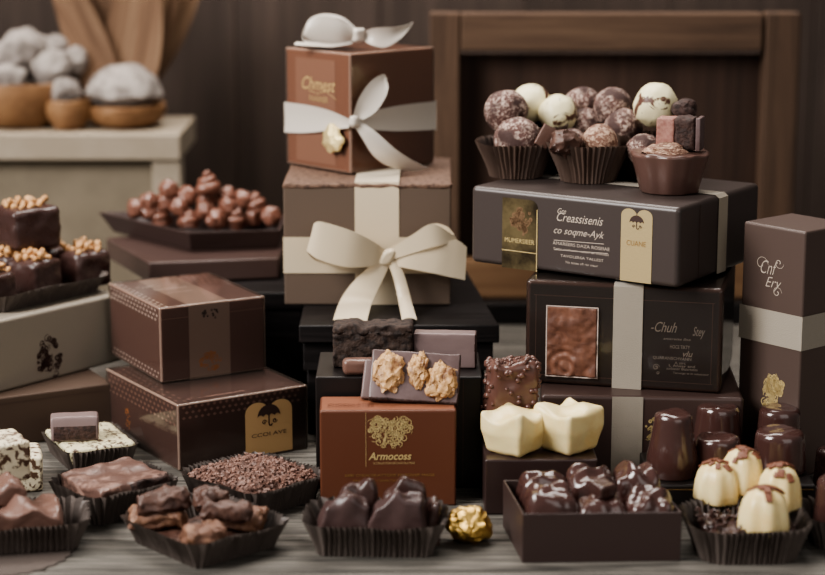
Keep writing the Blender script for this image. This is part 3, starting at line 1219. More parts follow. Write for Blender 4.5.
lband('bow_loop', [(358, 37, Yc - 1), (340, 44, Yc - 1.4), (318, 45, Yc - 1.4), (303, 40, Yc - .6), (306, 25, Yc), (322, 17, Yc + .2), (342, 20, Yc), (357, 31, Yc - .3)],
      [(358, 35, Yc + .6), (340, 40, Yc + 1.6), (318, 40, Yc + 1.8), (305, 34, Yc + 1.8), (309, 20, Yc + 2.2), (323, 14, Yc + 2.4), (342, 17, Yc + 2.2), (357, 29, Yc + 1)], 0)
lband('bow_loop', [(358, 30, Yc - .6), (340, 20, Yc - 1.5), (322, 16, Yc - 1.6), (308, 22, Yc - 1.5), (304, 34, Yc - 1.4)], [(358, 40, Yc - .6), (342, 44, Yc - 1.5), (324, 43, Yc - 1.6), (310, 40, Yc - 1.5), (304, 37, Yc - 1.4)], .3)
lband('bow_tail', [(360, 33, Yc - .6), (374, 28, Yc - 1.4), (392, 27, Yc - 1.4), (405, 25, Yc - 1), (413, 22, Yc - .7)], [(360, 38, Yc - .6), (372, 45, Yc - 1.4), (386, 47, Yc - 1.4), (402, 37, Yc - 1), (413, 23, Yc - .7)], .3)
lband('bow_tail', [(352, 41, Yc - 1.2), (332, 44, Yc - 2), (312, 43, Yc - 2.2), (296, 42, Yc - 2)], [(352, 44, Yc - 1.4), (332, 47, Yc - 2.4), (312, 46, Yc - 2.8), (294, 45, Yc - 2.6)], 0)
kp = lpt(358, 36, Yc - .9)
put(build('bow_knot', rough(rblock(1.1, 1.1, 1.3, .4, 5, 3), .12, 1.5, 5), sat, rib2, sharp=0), (kp.x, kp.y, kp.z - .6))

# ---- copper box in front, and the dark box behind it
fO = fit((320, 507), 0, (319.5, 411), None, (456.5, 410), b=4.2)
BO = Box('gift_box', 'copper brown box with a gold heart-shaped scroll emblem, front centre', *fO, 0)
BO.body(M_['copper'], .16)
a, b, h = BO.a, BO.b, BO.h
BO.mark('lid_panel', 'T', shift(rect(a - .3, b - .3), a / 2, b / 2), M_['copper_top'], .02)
BO.mark('top_lettering', 'T', [shift(flat_text('CHOCOLATIER', 3.6, .5), 2.4, 1.1 + .6 * i) for i in range(2)], M_['copper'], .04)
c_ = BO.uv('R', 390, 434)
BO.mark('heart_emblem', 'R', [shift(scroll_emblem(3.5, 3.0, 31, 80, .06, 'heart'), *c_), shift(curl(.62, 1.3, 16, .12), c_[0] - .95, c_[1] + .75), shift(curl(.62, 1.3, 16, .12, -1), c_[0] + .95, c_[1] + .75), shift(pline([(-.5, -.9), (-.3, 0), (.2, .3), (.1, .8)], .16), *c_), shift(pline([(-1.85, 1.7), (-1.85, -2.6)], .03), *c_)], M_['gold'])
BO.mark('gold_lettering', 'R', [shift(flat_text('Armocoss', 3.3, .62, .25, .02), *BO.uv('R', 390, 456)), shift(flat_text('LE COLLECTION DE CHOCOLATERIE', 3.2, .16), *BO.uv('R', 394, 463))], M_['gold'])
BO.mark('small_print', 'R', [shift(flat_text('BEBI CHOCOLATTERIE FRIBOVER MAISE', 6.9, .2), *BO.uv('R', 390, 475)), shift(flat_text('FINE ARTISAN CONFECTION SELECTION', 5.0, .15), *BO.uv('R', 386, 480.5))], M_['gold_dk'])
KY = fO[0].y + b + .5
kz = AY(400, 377, KY).z
kx0, kx1 = AY(315.5, 400, KY).x, AY(482, 400, KY).x
BK = Box('gift_box', 'black-brown box standing right behind the copper box, topped with bars', Vector((kx0, KY, 0)), 0, kx1 - kx0, 8.2, kz, 0)
BK.body(M_['blackbox'], .12)
BK.mark('lid_seam', 'R', shift(rect(.08, kz - .4), BK.uv('R', 463, 440)[0], kz / 2), M_['ink_dk'])

# ---- small dark box for the white chocolates
fS = fit((485, 515), 0, (485, 460), None, (598, 459.5), b=7.4)
BS = Box('gift_box', 'low dark box under the two white chocolates', *fS, 0)
BS.body(M_['espresso_dk'], .14)

# ---- right hand stack
fB = fit((744, 478), 0, (744, 398), (541, 395), None, a=13.0)
BB = Box('gift_box', 'plain umber box, lowest of the right-hand stack under the window box', *fB, 0)
BB.body(M_['umber'], .3)
fM = fit((723, 394), fB[4] + .02, (723, 290), (528, 283), None, a=11.5)
BM = Box('gift_box', 'dark box with a window of milk chocolate, middle of the right-hand stack', fM[0], radians(76.5), 11.5, fM[3] + .2, fM[4], fB[4] + .02)
BM.body(M_['espresso_dk'], .32)
a, b, h = BM.a, BM.b, BM.h
fm_ = BM.mark('panel_border', 'L', [shift(rect(b - 1.2, .06), b / 2, h - 1.15), shift(rect(b - 1.2, .06), b / 2, .75), shift(rect(.06, h - 1.9), .75, h / 2 - .2), shift(rect(.06, h - 1.9), b - .75, h / 2 - .2)], M_['dots_dk'])
wu0, wv0 = BM.uv('L', 547, 374)
wu1, wv1 = BM.uv('L', 598, 308)
ww, wh_ = wu1 - wu0, wv1 - wv0
wm = speckle('milk_chocolate_block', (124, 84, 66), (92, 60, 48), .5, .42, .62, .5, .9)


def ridge(p):
    n = noise.noise(Vector((p.x * .8, p.z * .8, 4))) * .42 + noise.noise(Vector((p.x * 2.2, p.z * 2.2, 9))) * .2
    if p.x < .3 and p.z < wh_ * .42:
        n += .3 * sin(9 * sqrt((p.x + .6) ** 2 + (p.z - .8) ** 2)) * .5
    return (p.x, p.y - (.14 + n * .5 if p.y < -.15 else 0), p.z)


wb_ = warp(rblock(ww, .4, wh_, .12, 30, 2), ridge)
wo = build('window', wb_, wm, BM.root, sharp=0, disp=None)
wo['label'] = 'cut-out window showing rough milk chocolate'
wo.rotation_euler = (0, 0, -pi / 2)
wo.location = Vector((-a / 2 - .05, b / 2 - (wu0 + wu1) / 2, wv0)) * U
fvs = [shift(rect(ww + .2, .09), (wu0 + wu1) / 2, wv1 + .05), shift(rect(ww + .2, .09), (wu0 + wu1) / 2, wv0 - .05), shift(rect(.09, wh_ + .2), wu0 - .05, (wv0 + wv1) / 2), shift(rect(.09, wh_ + .2), wu1 + .05, (wv0 + wv1) / 2)]
BM.mark('window_rim', 'L', fvs, M_['dots'], .3)
M_['ink_lt'] = pm('white_print', (236, 226, 214), 0.6)
T = lambda s, w, hh, px, py, sh=.0, bo=.012: shift(flat_text(s, w, hh, sh, bo), *BM.uv('L', px, py))
BM.mark('lettering', 'L', [T('-Chuh', 2.1, .85, 664, 327, .4, .005), T('Stey', 1.0, 1.0, 699, 333, .4, .005), T('amarette fine', 2.2, .2, 677, 339, .2), T('HOCE TIKTY', 1.6, .3, 680, 347), T('vlu', .8, .5, 688, 354, .35), T('QUARANBCHVANN', 3.1, .3, 672, 358.5),
                           T('A sirc', .9, .22, 680, 363), T('L Alwer and', 2.1, .22, 682, 366), T('surbanor Blatsrastes', 2.5, .22, 682, 369), T('Tamergo te st ostassosor', 2.9, .22, 691, 374), shift(curl(.3, 1.4, 12, .08), *BM.uv('L', 656, 367)), shift(curl(.16, 1.2, 10, .06), *BM.uv('L', 658, 373))], M_['ink_lt'])
clear_cover(BM, .1, .34, edge='film_edge_dk')
# pale ribbon over the window box, continued down the box below
ru0, ru1 = BM.uv('L', 613, 340)[0], BM.uv('L', 642.5, 340)[0]
yr = b / 2 - (ru0 + ru1) / 2
e = .2
loop = [(-a / 2 - e, yr, .0), (-a / 2 - e, yr, h * .5), (-a / 2 - e, yr, h - .1), (-a / 2 + .2, yr, h + .14), (a / 2 - .2, yr, h + .14), (a / 2 + e, yr, h - .1), (a / 2 + e, yr, .0)]
build('ribbon', sweep_loop(loop, (ru1 - ru0) / 2, (0, 1, 0), False), M_['grosgrain'], BM.root, sharp=30)
ru0, ru1 = BB.uv('L', 611.5, 430)[0], BB.uv('L', 642.5, 430)[0]
yr = BB.b / 2 - (ru0 + ru1) / 2
e = .07
loop = [(-BB.a / 2 - e, yr, .02), (-BB.a / 2 - e, yr, BB.h - .0), (-BB.a / 2 - e, yr, BB.h + .02)]
build('ribbon', sweep_loop([(-BB.a / 2 - e, yr, .02), (-BB.a / 2 - e, yr, BB.h * .5), (-BB.a / 2 - e, yr, BB.h - .02)], (ru1 - ru0) / 2, (0, 1, 0), False), M_['grosgrain'], BB.root, sharp=30)
BB.mark('gold_emblem', 'L', shift(scroll_emblem(1.6, 1.8, 44, 40, .09), *BB.uv('L', 655, 430)), M_['gold'])

zt_ = fB[4] + .02 + fM[4] + .32
fTT = list(fit((679, 289), zt_, (680, 208), (476, 184.5), (755.5, 181)))
fTT[2] = 14.9
BTT = Box('gift_box', 'long espresso box with gold labels, top of the right-hand stack under the truffles', *fTT, zt_)
BTT.body(M_['espresso'], .42)
a, b, h = BTT.a, BTT.b, BTT.h
lu0, lv0 = BTT.uv('L', 502, 268)
lu1, lv1 = BTT.uv('L', 538, 202)
lw, lh = lu1 - lu0, lv1 - lv0


def label_shape(w, h, r=.7):
    pts = [(-w / 2, 0), (w / 2, 0)] + [(w / 2 - r + r * cos(pi / 2 * i / 8), h - r + r * sin(pi / 2 * i / 8)) for i in range(9)] + [(-w / 2, h)]
    return [Vector((p[0], p[1], 0)) for p in pts], [list(range(len(pts)))]


lb = BTT.mark('gold_label', 'L', shift(label_shape(lw, lh), (lu0 + lu1) / 2, lv0 + .1), M_['gold_lab'], .03, 'dark gold label with a tree emblem')
BTT.mark('tree_emblem', 'L', [shift(scroll_emblem(2.0, 2.0, 61, 46, .14), lu0 + lw * .55, lv0 + lh * .72), shift(pline([(0, -1.3), (.1, -.7), (-.1, 0)], .2), lu0 + lw * .6, lv0 + lh * .72)], M_['tree_ink'], .05, parent=lb)
BTT.mark('lettering', 'L', [shift(flat_text('MUMERSIEER', lw * .84, .38), (lu0 + lu1) / 2, lv0 + lh * .42), shift(rect(lw, .07), (lu0 + lu1) / 2, lv0 + lh * .27), shift(rect(.08, lh - .7), lu1 - .04, lv0 + lh / 2 - .3)], M_['gold'], .05, parent=lb)
T = lambda s, w, hh, px, py, sh=.0, bo=0: shift(flat_text(s, w, hh, sh, bo), *BTT.uv('L', px, py))
BTT.mark('lettering', 'L', [T('Gre', .8, .45, 562, 211, .4), T('Creassisenis', 4.3, .72, 580, 219, .4), T('co soqme-Ayk', 4.7, .75, 579, 233.5, .4), T('AMAREERS DAZA ROSEIAE', 5.3, .27, 581, 246), T('Tarbe confiserie maison de chocolat', 5.2, .17, 581, 251.5),
                            T('TAVOLERSA TALLEST', 4.0, .22, 582, 258), T('Na tosse ofi rar maur', 3.0, .2, 582, 264)], M_['ink'], .03)
l1 = [BTT.uv('L', 554, 240), BTT.uv('L', 604, 244)]
l2 = [BTT.uv('L', 554, 249.5), BTT.uv('L', 608, 253.5)]
BTT.mark('print_rule', 'L', [pline(l1, .05), pline(l2, .05)], M_['ink'], .03)
gu0, gv0 = BTT.uv('L', 620, 283)
gu1, gv1 = BTT.uv('L', 653, 211)
gw, gh = gu1 - gu0, gv1 - gv0
gt = BTT.mark('gold_tag', 'L', shift(tag_shape(gw, gh - .1), (gu0 + gu1) / 2, .12), M_['gold_tag'], .04, 'brushed gold tag with a small dark umbrella')
BTT.mark('umbrella_emblem', 'L', shift(umbrella(gw * .46), (gu0 + gu1) / 2, gh * .80), M_['ink_dk'], .06, parent=gt)
BTT.mark('lettering', 'L', shift(flat_text('CUANE', gw * .62, .42), (gu0 + gu1) / 2, gh * .53), M_['gold_dk'], .06, parent=gt)
ru0, ru1 = BTT.uv('R', 717, 240)[0], BTT.uv('R', 726, 240)[0]
xr = -a / 2 + (ru0 + ru1) / 2
e = .07
loop = [(xr, -b / 2 - e, 0.02), (xr, -b / 2 - e, h - .2), (xr, -b / 2 + .3, h + e), (xr, b / 2 - .3, h + e), (xr, b / 2 + e, h - .2), (xr, b / 2 + e, .02)]
build('ribbon', sweep_loop(loop, (ru1 - ru0) / 2, (1, 0, 0), False), M_['greyrib'], BTT.root, sharp=30)
BTT.mark('lid_seam', 'R', shift(rect(.08, h - .5), BTT.uv('R', 699, 240)[0], h / 2), M_['ink_dk'])

# ---- tall box at the right
fU = fit((806, 480), 0, (806, 232), (743, 223), (858, 225))
BU = Box('gift_box', 'tall upright matt brown box with a grey ribbon band, at the right edge', fU[0], fU[1], 6.0, fU[3] + .5, fU[4], 0)
BU.body(M_['tall'], .22)
a, b, h = BU.a, BU.b, BU.h
zr0, zr1 = BU.uv('L', 770, 344)[1], BU.uv('L', 770, 310)[1]
z = (zr0 + zr1) / 2
e = .07
loop = [(-a / 2 - e, -b / 2 - e, z), (a / 2 + e, -b / 2 - e, z), (a / 2 + e, b / 2 + e, z), (-a / 2 - e, b / 2 + e, z)]
build('ribbon', sweep_loop(loop, (zr1 - zr0) / 2, (0, 0, 1), True), M_['grosgrain'], BU.root, sharp=30)
mu, mv = BU.uv('L', 771, 274)
rg = random.Random(3)
BU.mark('monogram', 'L', [shift(flat_text('Cnf', 1.7, 1.1, .4, -.012), mu - .2, mv + .5), shift(flat_text('Ery', 1.6, 1.1, .4, -.012), mu + .3, mv - .8), shift(curl(.7, 1.0, 22, .05), mu - 1.0, mv + .7), shift(curl(.5, 1.1, 22, .05, -1), mu + .8, mv + 1.0), shift(curl(.5, 1.2, 18, .05), mu + .7, mv - 1.4)], M_['ink'])
BU.mark('gold_emblem', 'L', shift(scroll_emblem(2.7, 2.9, 71, 90, .1, 'bird'), *BU.uv('L', 773, 392)), M_['gold'])
# ================================================================== sweets: materials
M_['paper'] = pm('dark_paper_case', (90, 81, 76), 0.45, spec=0.4, bump=(3, 0.25))
M_['paper_br'] = pm('brown_paper_case', (86, 70, 62), 0.45, spec=0.4, bump=(3, 0.25))
M_['choc_dk'] = pm('dark_chocolate', (66, 46, 42), 0.34, spec=0.55, bump=(2.2, 0.22), rvar=(.9, .22, .42))
M_['choc_gloss'] = pm('glossy_dark_chocolate', (66, 45, 41), 0.26, spec=0.6, bump=(1.5, 0.12), rvar=(.9, .2, .36))
M_['choc_bloom'] = pm('satin_dark_chocolate', (110, 93, 92), 0.38, spec=0.5, bump=(2, 0.1), var=(.3, (92, 74, 72), .42, .6))
M_['choc_milk'] = pm('milk_chocolate', (112, 85, 75), 0.34, spec=0.5, bump=(2, 0.2), rvar=(.9, .26, .46))
M_['choc_rose'] = pm('rosy_milk_chocolate', (118, 79, 65), 0.27, spec=0.55, bump=(2, 0.12))
M_['choc_slab'] = pm('streaky_milk_slab', (100, 76, 68), 0.36, spec=0.5, bump=(1.6, 0.5), var=(.8, (156, 126, 114), .5, .66))
M_['choc_bar'] = pm('purple_brown_bar', (124, 106, 104), 0.4, spec=0.45, bump=(3, 0.12))
M_['choc_snap'] = pm('snapped_chocolate', (70, 48, 42), 0.7, bump=(4, 0.9), var=(2.5, (46, 30, 26), .42, .6))
M_['shaving'] = pm('grated_chocolate', (132, 100, 88), 0.55, bump=(5, 0.3), var=(1.3, (92, 66, 57), .42, .6))
M_['bark'] = pm('nut_bark', (112, 80, 64), 0.5, bump=(2.5, 0.8), var=(.9, (150, 114, 90), .48, .66))
M_['bark_dk'] = pm('dark_nut_bark', (92, 66, 56), 0.45, bump=(2.5, 0.7), var=(1.1, (66, 44, 37), .42, .6))
M_['brownie'] = pm('dark_crumb', (66, 50, 42), 0.75, bump=(3, 1.0), var=(2, (36, 25, 21), .42, .6))
M_['walnut'] = pm('caramel_walnut', (198, 156, 108), 0.4, spec=0.5, bump=(2.2, 0.9), var=(.9, (112, 72, 44), .47, .62))
M_['nut'] = pm('toasted_nut', (206, 164, 116), 0.5, bump=(4, 0.3), var=(2, (172, 124, 80), .4, .65))
M_['white'] = pm('white_chocolate', (238, 220, 168), 0.36, spec=0.5, sss=0.2, bump=(1.2, 0.08), var=(.35, (228, 200, 138), .42, .68))
M_['flake'] = pm('chocolate_flake', (112, 68, 48), 0.5, bump=(5, .3))
M_['spk'] = speckle('speckled_nougat', (226, 214, 186), (92, 66, 50), 1.7, .50, .55, .5, .4)
M_['spk_w'] = speckle('speckled_white', (236, 226, 186), (92, 60, 48), .95, .585, .62, .42, .35)
M_['truffle'] = speckle('dusted_truffle', (92, 62, 56), (206, 184, 170), 6.5, .49, .60, .75, .9, base2=(66, 44, 40))
M_['truffle_lt'] = speckle('crumb_truffle', (112, 78, 64), (190, 162, 140), 5.0, .46, .60, .8, 1.0)
M_['pink'] = pm('pink_praline', (168, 124, 112), 0.6, bump=(3, .4), var=(2, (146, 100, 90), .4, .6))
M_['goldfoil'] = pm('crumpled_gold_foil', (222, 186, 112), 0.28, metal=1.0, bump=(2.5, .9))
M_['choc_shiny'] = pm('polished_dark_chocolate', (72, 49, 45), 0.16, spec=0.7, bump=(1.0, 0.06), rvar=(.7, .1, .2), coat=0.3)

# ------------------------------------------------------------------ nut topped chocolates on the grey box
WZ = brz + wz
lin_c = G(60, 303, WZ)
ld = wd
lc = lin_c + Vector((-wd.y, wd.x, 0)) * 4.9 - wd * .3
solo('paper_case', liner(11.6, 8.2, 1.7, 1.1, .8, 46, .13, 4), M_['paper'], 'wide dark pleated paper case on the stone grey box, holding nut-topped chocolates', 'paper case', (lc.x, lc.y, WZ), wth)
nutp = rough(ico(.36, 2), .12, 2.0, 3)
nut_mesh = None


def nut_choc(px, py, z, where, sx=4.0, sz=3.5, rz=0.0, seed=0):
    global nut_mesh
    p = G(px, py, z)
    r = thing('nut_chocolate', 'nut-topped dark chocolate cube, ' + where, 'chocolate', p, rz, 'nut-topped chocolates on the grey box')
    build('coating', rough(rblock(sx, sx, sz, .55, 9, 3), .16, .9, seed, .05, 3, .3), M_['choc_dk'], r, sharp=0)
    rg = random.Random(seed + 5)
    placed = []
    for k in range(400):
        if len(placed) > 26:
            break
        x, y = rg.gauss(0, .85) * sx / 4, rg.gauss(0, .85) * sx / 4
        if max(abs(x), abs(y)) > sx / 2 - .35:
            continue
        zz = sz + .12
        d = [((x - q[0]) ** 2 + (y - q[1]) ** 2) ** .5 for q in placed if q[2] < sz + .4]
        if d and min(d) < .52:
            if len(placed) < 14 or min(d) < .3:
                continue
            zz += .42
        placed.append((x, y, zz))
        if nut_mesh is None:
            nut_mesh = build('nut_piece', nutp, M_['nut'], r)
            nn = nut_mesh
        else:
            nn = nut_mesh.copy(); COL.objects.link(nn); nn.parent = r
        put(nn, (x, y, zz), rg.uniform(0, 6), rg.uniform(0, 6), rg.uniform(0, 3), (rg.uniform(.7, 1.25), rg.uniform(.7, 1.0), rg.uniform(.65, .9)))
    return r


nz = WZ + .1
nut_choc(35, 294, nz, 'middle of the front row in its case', 3.7, 3.3, wth + .1, 1)
nut_choc(83, 285, nz, 'right end of the front row, next to the rosette tray', 3.9, 3.3, wth - .1, 2)
nut_choc(-12, 306, nz, 'cut off by the left edge of the photo', 3.8, 3.0, wth, 3)
pt_ = G(27, 246, nz + 3.75)
for k, s_ in enumerate((-2.1, 2.1)):
    q_ = pt_ + wd * s_
    r_ = nut_choc(30, 297, nz, ['hidden low behind the front row, at the left', 'hidden low behind the middle of the front row'][k], 3.9, 3.4, wth, 6 + k)
    put(r_, (q_.x, q_.y, nz), wth)
nut_choc(27, 246, nz + 3.78, 'highest one, resting on the others', 4.8, 3.7, wth - .25, 4)

# ------------------------------------------------------------------ rosette tray on its dark slab
sF, sL, sR = G(150, 284, RZ), None, None
sz_ = AY(149, 263, sF.y).z - RZ
pt = [G(149, 263, RZ + sz_), G(279, 258, RZ + sz_), G(278, 241, RZ + sz_), G(130, 232, RZ + sz_), G(106, 238, RZ + sz_)]
pt = [(q.x, q.y) for q in pt]
pt[2] = (pt[1][0] + .2, pt[1][1] + 12)
pt[3] = (pt[4][0] + 4.5, pt[1][1] + 12.5)
so = solo('dark_slab', prism(pt, 0, sz_), M_['umber'], 'dark brown slab-like box lying under the rosette tray', 'box', (0, 0, RZ + .02))
bevel_mesh(so, .18, 3)
KZ = RZ + sz_ + .04
q0 = G(187, 253, KZ)
kh = AY(189, 233, q0.y).z - KZ
bt = [(q0.x, q0.y)]
tF, tR_, tL_ = G(189, 233, KZ + kh), G(280.5, 230, KZ + kh), G(98, 212, KZ + kh)
top_ = [tF, tR_, Vector((tR_.x, tR_.y + 8.5, 0)), Vector((tL_.x + 3.6, tR_.y + 10.5, 0)), tL_]
cc = sum((Vector((p.x, p.y)) for p in top_), Vector((0, 0))) / 5
top2 = [(p.x, p.y) for p in top_]
bot2 = [tuple(cc + (Vector(p) - cc) * .84) for p in top2]
bot2[1] = (top2[1][0] - .4, bot2[1][1])
bot2[2] = (top2[2][0] - .4, bot2[2][1])
to = solo('rosette_tray', open_tray(bot2, top2, kh, .3, .3), M_['tray'], 'angular dark brown tray heaped with milk chocolate rosettes', 'tray', (0, 0, KZ), smooth=False)
bevel_mesh(to, .06)


def helix(r0, H, turns, tr):
    pts = []
    n = int(26 * turns)
    for i in range(n + 1):
        t = i / n
        a = 2 * pi * turns * t
        rr = r0 * (1 - t) ** .75
        pts.append((rr * cos(a), rr * sin(a), tr * .9 + (H - tr) * t ** 1.05))
    return tube(pts, lambda t: tr * (1 - .45 * t), 9)


kiss = merge(helix(.8, 1.95, 2.2, .52), lathe([(.9, .05), (.95, .3), (.6, 1.1), (.02, 1.6)], 16))
knob = warp(rough(ico(1.0, 4), .24, 1.1, 2, .05, 4), lambda p: p * (1 + .06 * sin(7 * atan2(p.y, p.x) + 3 * p.z)))
rl = [(131, 209, .7, 'at the left end, low'), (143, 202, 1.6, 'at the left end, second from the left'), (169, 190, 3.0, 'upper left of the heap'), (167, 202, 2.1, 'left of the middle, second layer'), (161, 216, .7, 'left of the middle, at the front rim'),
      (187, 196, 2.6, 'left of the tall top one'), (189, 219, .8, 'at the front corner of the tray'), (208, 197, 2.4, 'directly under the topmost one'), (208, 183, 4.3, 'topmost of the heap'), (227, 197, 2.6, 'right of the topmost one'), (216, 219, .9, 'front rim, right of the corner one'),
      (234, 217, .9, 'front rim, in the right half, middle'), (244, 200, 2.2, 'upper right of the heap'), (258, 203, 2.0, 'upper right, beside the ribboned box'), (252, 216, .8, 'front rim, second from ribboned box'), (271, 217, .9, 'front rim, touching the ribboned box side'),
      (206, 210, 1.7, 'in the middle of the heap'), (150, 211, 1.3, 'between the left end ones'), (180, 208, 1.8, 'above the front corner one'), (228, 207, 1.9, 'middle of the right half, second layer')]
protos = {}
for k, (px, py, dz, where) in enumerate(rl):
    kind = 'k' if k in (8, 4, 6, 11, 7, 13) else 'b'
    zc_ = KZ + .35 + dz + .75
    c0 = G(px + (6 if k < 2 else 0), py, zc_)
    if c0.y > 196.5:
        c0 = AY(px + (6 if k < 2 else 0), py, 196.5)
        zc_ = max(c0.z, KZ + 1.2)
    ang = rnd.uniform(0, 6)
    s = 1.0 if k != 8 else 1.12
    base = zc_ - (.95 * s if kind == 'k' else .0)
    if kind not in protos:
        o = build('chocolate_rosette', kiss if kind == 'k' else knob, M_['choc_rose'], None, True, 60)
        protos[kind] = o
    else:
        o = protos[kind].copy(); COL.objects.link(o)
    tl_ = rnd.uniform(-.45, .45) if k != 8 else 0
    put(o, (c0.x, c0.y, base), ang, tl_, tl_ * .5, s)
    tag(o, 'shiny milk chocolate rosette in the dark tray, ' + where, 'chocolate', 'rosettes heaped in the tray')

# ------------------------------------------------------------------ left front: speckled blocks
zg = 0


def spk_block(px, py, z, sx, sy, sz, rz, lab, seed):
    p = G(px, py, z)
    return solo('speckled_block', rough(rblock(sx, sy, sz, .3, 8, 3), .1, 1.0, seed, .03, 4, .2), M_['spk'], lab, 'sweet', p, rz)


spk_block(14, 486, 0, 5.2, 4.4, 2.9, .25, 'white speckled nougat block at the left edge, lower of the two', 1).location.x -= .004
spk_block(2, 477, 3.0, 4.6, 4.2, 3.1, .5, 'white speckled nougat block at the left edge, stacked on the other', 2).location.x -= .006

# tray E: speckled slab in a case with a chocolate bar piece on top
rzE = radians(26)


def corner_on(px, py, w, d, rz):
    """centre of a turned case whose near foot corner stands at the photo pixel"""
    p = G(px, py, 0)
    return p + Vector((cos(rz), sin(rz), 0)) * w / 2 + Vector((-sin(rz), cos(rz), 0)) * d / 2


pE = corner_on(72, 473, 5.2, 6.8, rzE)
EZ = 1.75
solo('paper_case', liner(5.2, 6.8, 1.75, .55, .7, 30, .13, 11), M_['paper'], 'pleated paper case around the speckled white slab with a bar piece on top', 'paper case', pE, rzE)
solo('speckled_slab', warp(rough(rblock(5.8, 7.3, 1.75, .45, 9, 3), .08, 1, 3), lambda p: (p.x * (.86 + .1 * p.z), p.y * (.86 + .1 * p.z), p.z)), speckle('speckled_cream_slab', (214, 206, 172), (84, 64, 50), 1.9, .53, .57, .45, .3), 'cream slab with dark speckles in a paper case, under a chocolate bar piece', 'sweet', pE + Vector((0, 0, .2)), rzE)
bar = rblock(3.9, 2.3, 2.0, .22, 6, 2)
bar = warp(bar, lambda p: (p.x, p.y * (1 - .28 * max(0, p.z - .9) / 1.1), p.z + (0)))
mb = MB().add(rough(bar, .04, 1.5, 2))
for i, q in enumerate(mb.f):
    c_ = sum((mb.v[k] for k in q), Vector()) / len(q)
    mb.m[i] = 1 if (c_.y < -.86 and .15 < c_.z < 1.35 and abs(c_.x) < 1.72) else 0
pb = G(72, 441, EZ + .25)
solo('chocolate_bar_piece', mb, [M_['choc_bar'], M_['choc_snap']], 'short milk chocolate bar piece lying on the speckled slab', 'chocolate', pb + Vector((.1, 1.0, .0)), radians(9), sharp=50)

# tray D: milk slab
rzD = radians(41)
pD = corner_on(98, 527, 6.6, 5.6, rzD)
solo('paper_case', liner(6.6, 5.6, 2.4, .75, .7, 30, .15, 21), M_['paper'], 'dark pleated paper case holding the broken milk chocolate slab', 'paper case', pD, rzD)
sl = rough(rblock(6.5, 5.5, 1.5, .25, 16, 2), .1, 1.1, 8, .04, 4)


def dslab(p):
    z = p.z
    if p.z > 1.0:
        z += .25 * noise.noise(Vector((p.x * .7, p.y * .7, 2))) + .3 * max(0, p.y / 3)
    y = p.y
    if p.y < -2.3:
        y += .45 * noise.noise(Vector((p.x * 1.4, p.z, 5)))
    return (p.x, y, z)


mb = MB().add(warp(sl, dslab))
for i, q in enumerate(mb.f):
    c_ = sum((mb.v[k] for k in q), Vector()) / len(q)
    mb.m[i] = 1 if (c_.y < -2.4 and c_.x > -.4 and c_.z < 1.75) else 0
solo('milk_slab', mb, [M_['choc_slab'], M_['choc_snap']], 'broken milk chocolate slab with pale streaks in a paper case', 'chocolate', pD + Vector((.1, .1, 1.2)), rzD + .03, sharp=45)

# tray C: grated chocolate
rzC = radians(46)
pC_ = corner_on(253, 520, 6.8, 7.6, rzC)
solo('paper_case', liner(6.8, 7.6, 2.2, .75, .7, 36, .14, 31), M_['paper'], 'wide pleated paper case filled with grated chocolate, below the amber tag', 'paper case', pC_, rzC)
base = warp(rough(rblock(7.1, 7.9, 1.9, .5, 10, 3), .12, .8, 3), lambda p: (p.x * (.84 + .07 * p.z), p.y * (.84 + .07 * p.z), p.z))
mb = MB().add(warp(base, lambda p: (p.x, p.y, p.z + (.35 if p.z > 1.2 else 0) * max(0, 1 - (p.x / 4.2) ** 2) * max(0, 1 - (p.y / 3.6) ** 2))))
rg = random.Random(12)
for k in range(2600):
    x, y = rg.uniform(-3.5, 3.5), rg.uniform(-3.9, 3.9)
    if abs(x) > 3.2 and abs(y) > 3.5:
        continue
    z = 1.85 + .42 * max(0, 1 - (x / 4.2) ** 2) * max(0, 1 - (y / 3.6) ** 2) + rg.uniform(-.12, .3) - (.25 if max(abs(x) - 3.2, abs(y) - 3.6) > 0 else 0)
    L_ = rg.uniform(.16, .55)
    w_ = rg.uniform(.1, .26)
    mt = Matrix.Translation((x, y, z)) @ Euler((rg.uniform(-.7, .7), rg.uniform(-.7, .7), rg.uniform(0, 6.3))).to_matrix().to_4x4()
    vs = []
    for sx in (-1, 1):
        for sy in (-1, 1):
            for sz in (-1, 1):
                vs.append(Vector((sx * L_ / 2 * rg.uniform(.7, 1.1), sy * w_ / 2 * rg.uniform(.6, 1.2), sz * w_ / 2 * rg.uniform(.5, 1.1))))
    mb.add((vs, [[0, 1, 3, 2], [4, 6, 7, 5], [0, 4, 5, 1], [2, 3, 7, 6], [0, 2, 6, 4], [1, 5, 7, 3]]), mt)
gs = build('grated_chocolate', mb, M_['shaving'], None, False)
put(gs, pC_ + Vector((0, 0, .15)), rzC)
tag(gs, 'heap of fine grated milk chocolate in its paper case', 'grated chocolate', kind='stuff')

# tray B: nut bark pieces
rzB = radians(42)
pB_ = corner_on(198, 570, 7.0, 7.9, rzB)
solo('paper_case', liner(7.0, 7.9, 2.1, 1.0, .5, 28, .14, 41), M_['paper'], 'open dark paper case of nut bark pieces at the front, turned corner-on', 'paper case', pB_, rzB)


def rock(sx, sy, sz, seed, amp=.42, fr=.75):
    s = rblock(sx, sy, sz, min(sx, sy, sz) * .34, 9, 3)
    s = rough(s, amp, fr, seed, .2, 2.4)
    return warp(s, lambda p: (p.x, p.y, p.z + .22 * (abs(noise.noise(Vector((p.x * 1.4, p.y * 1.4, seed)))) * 2)))


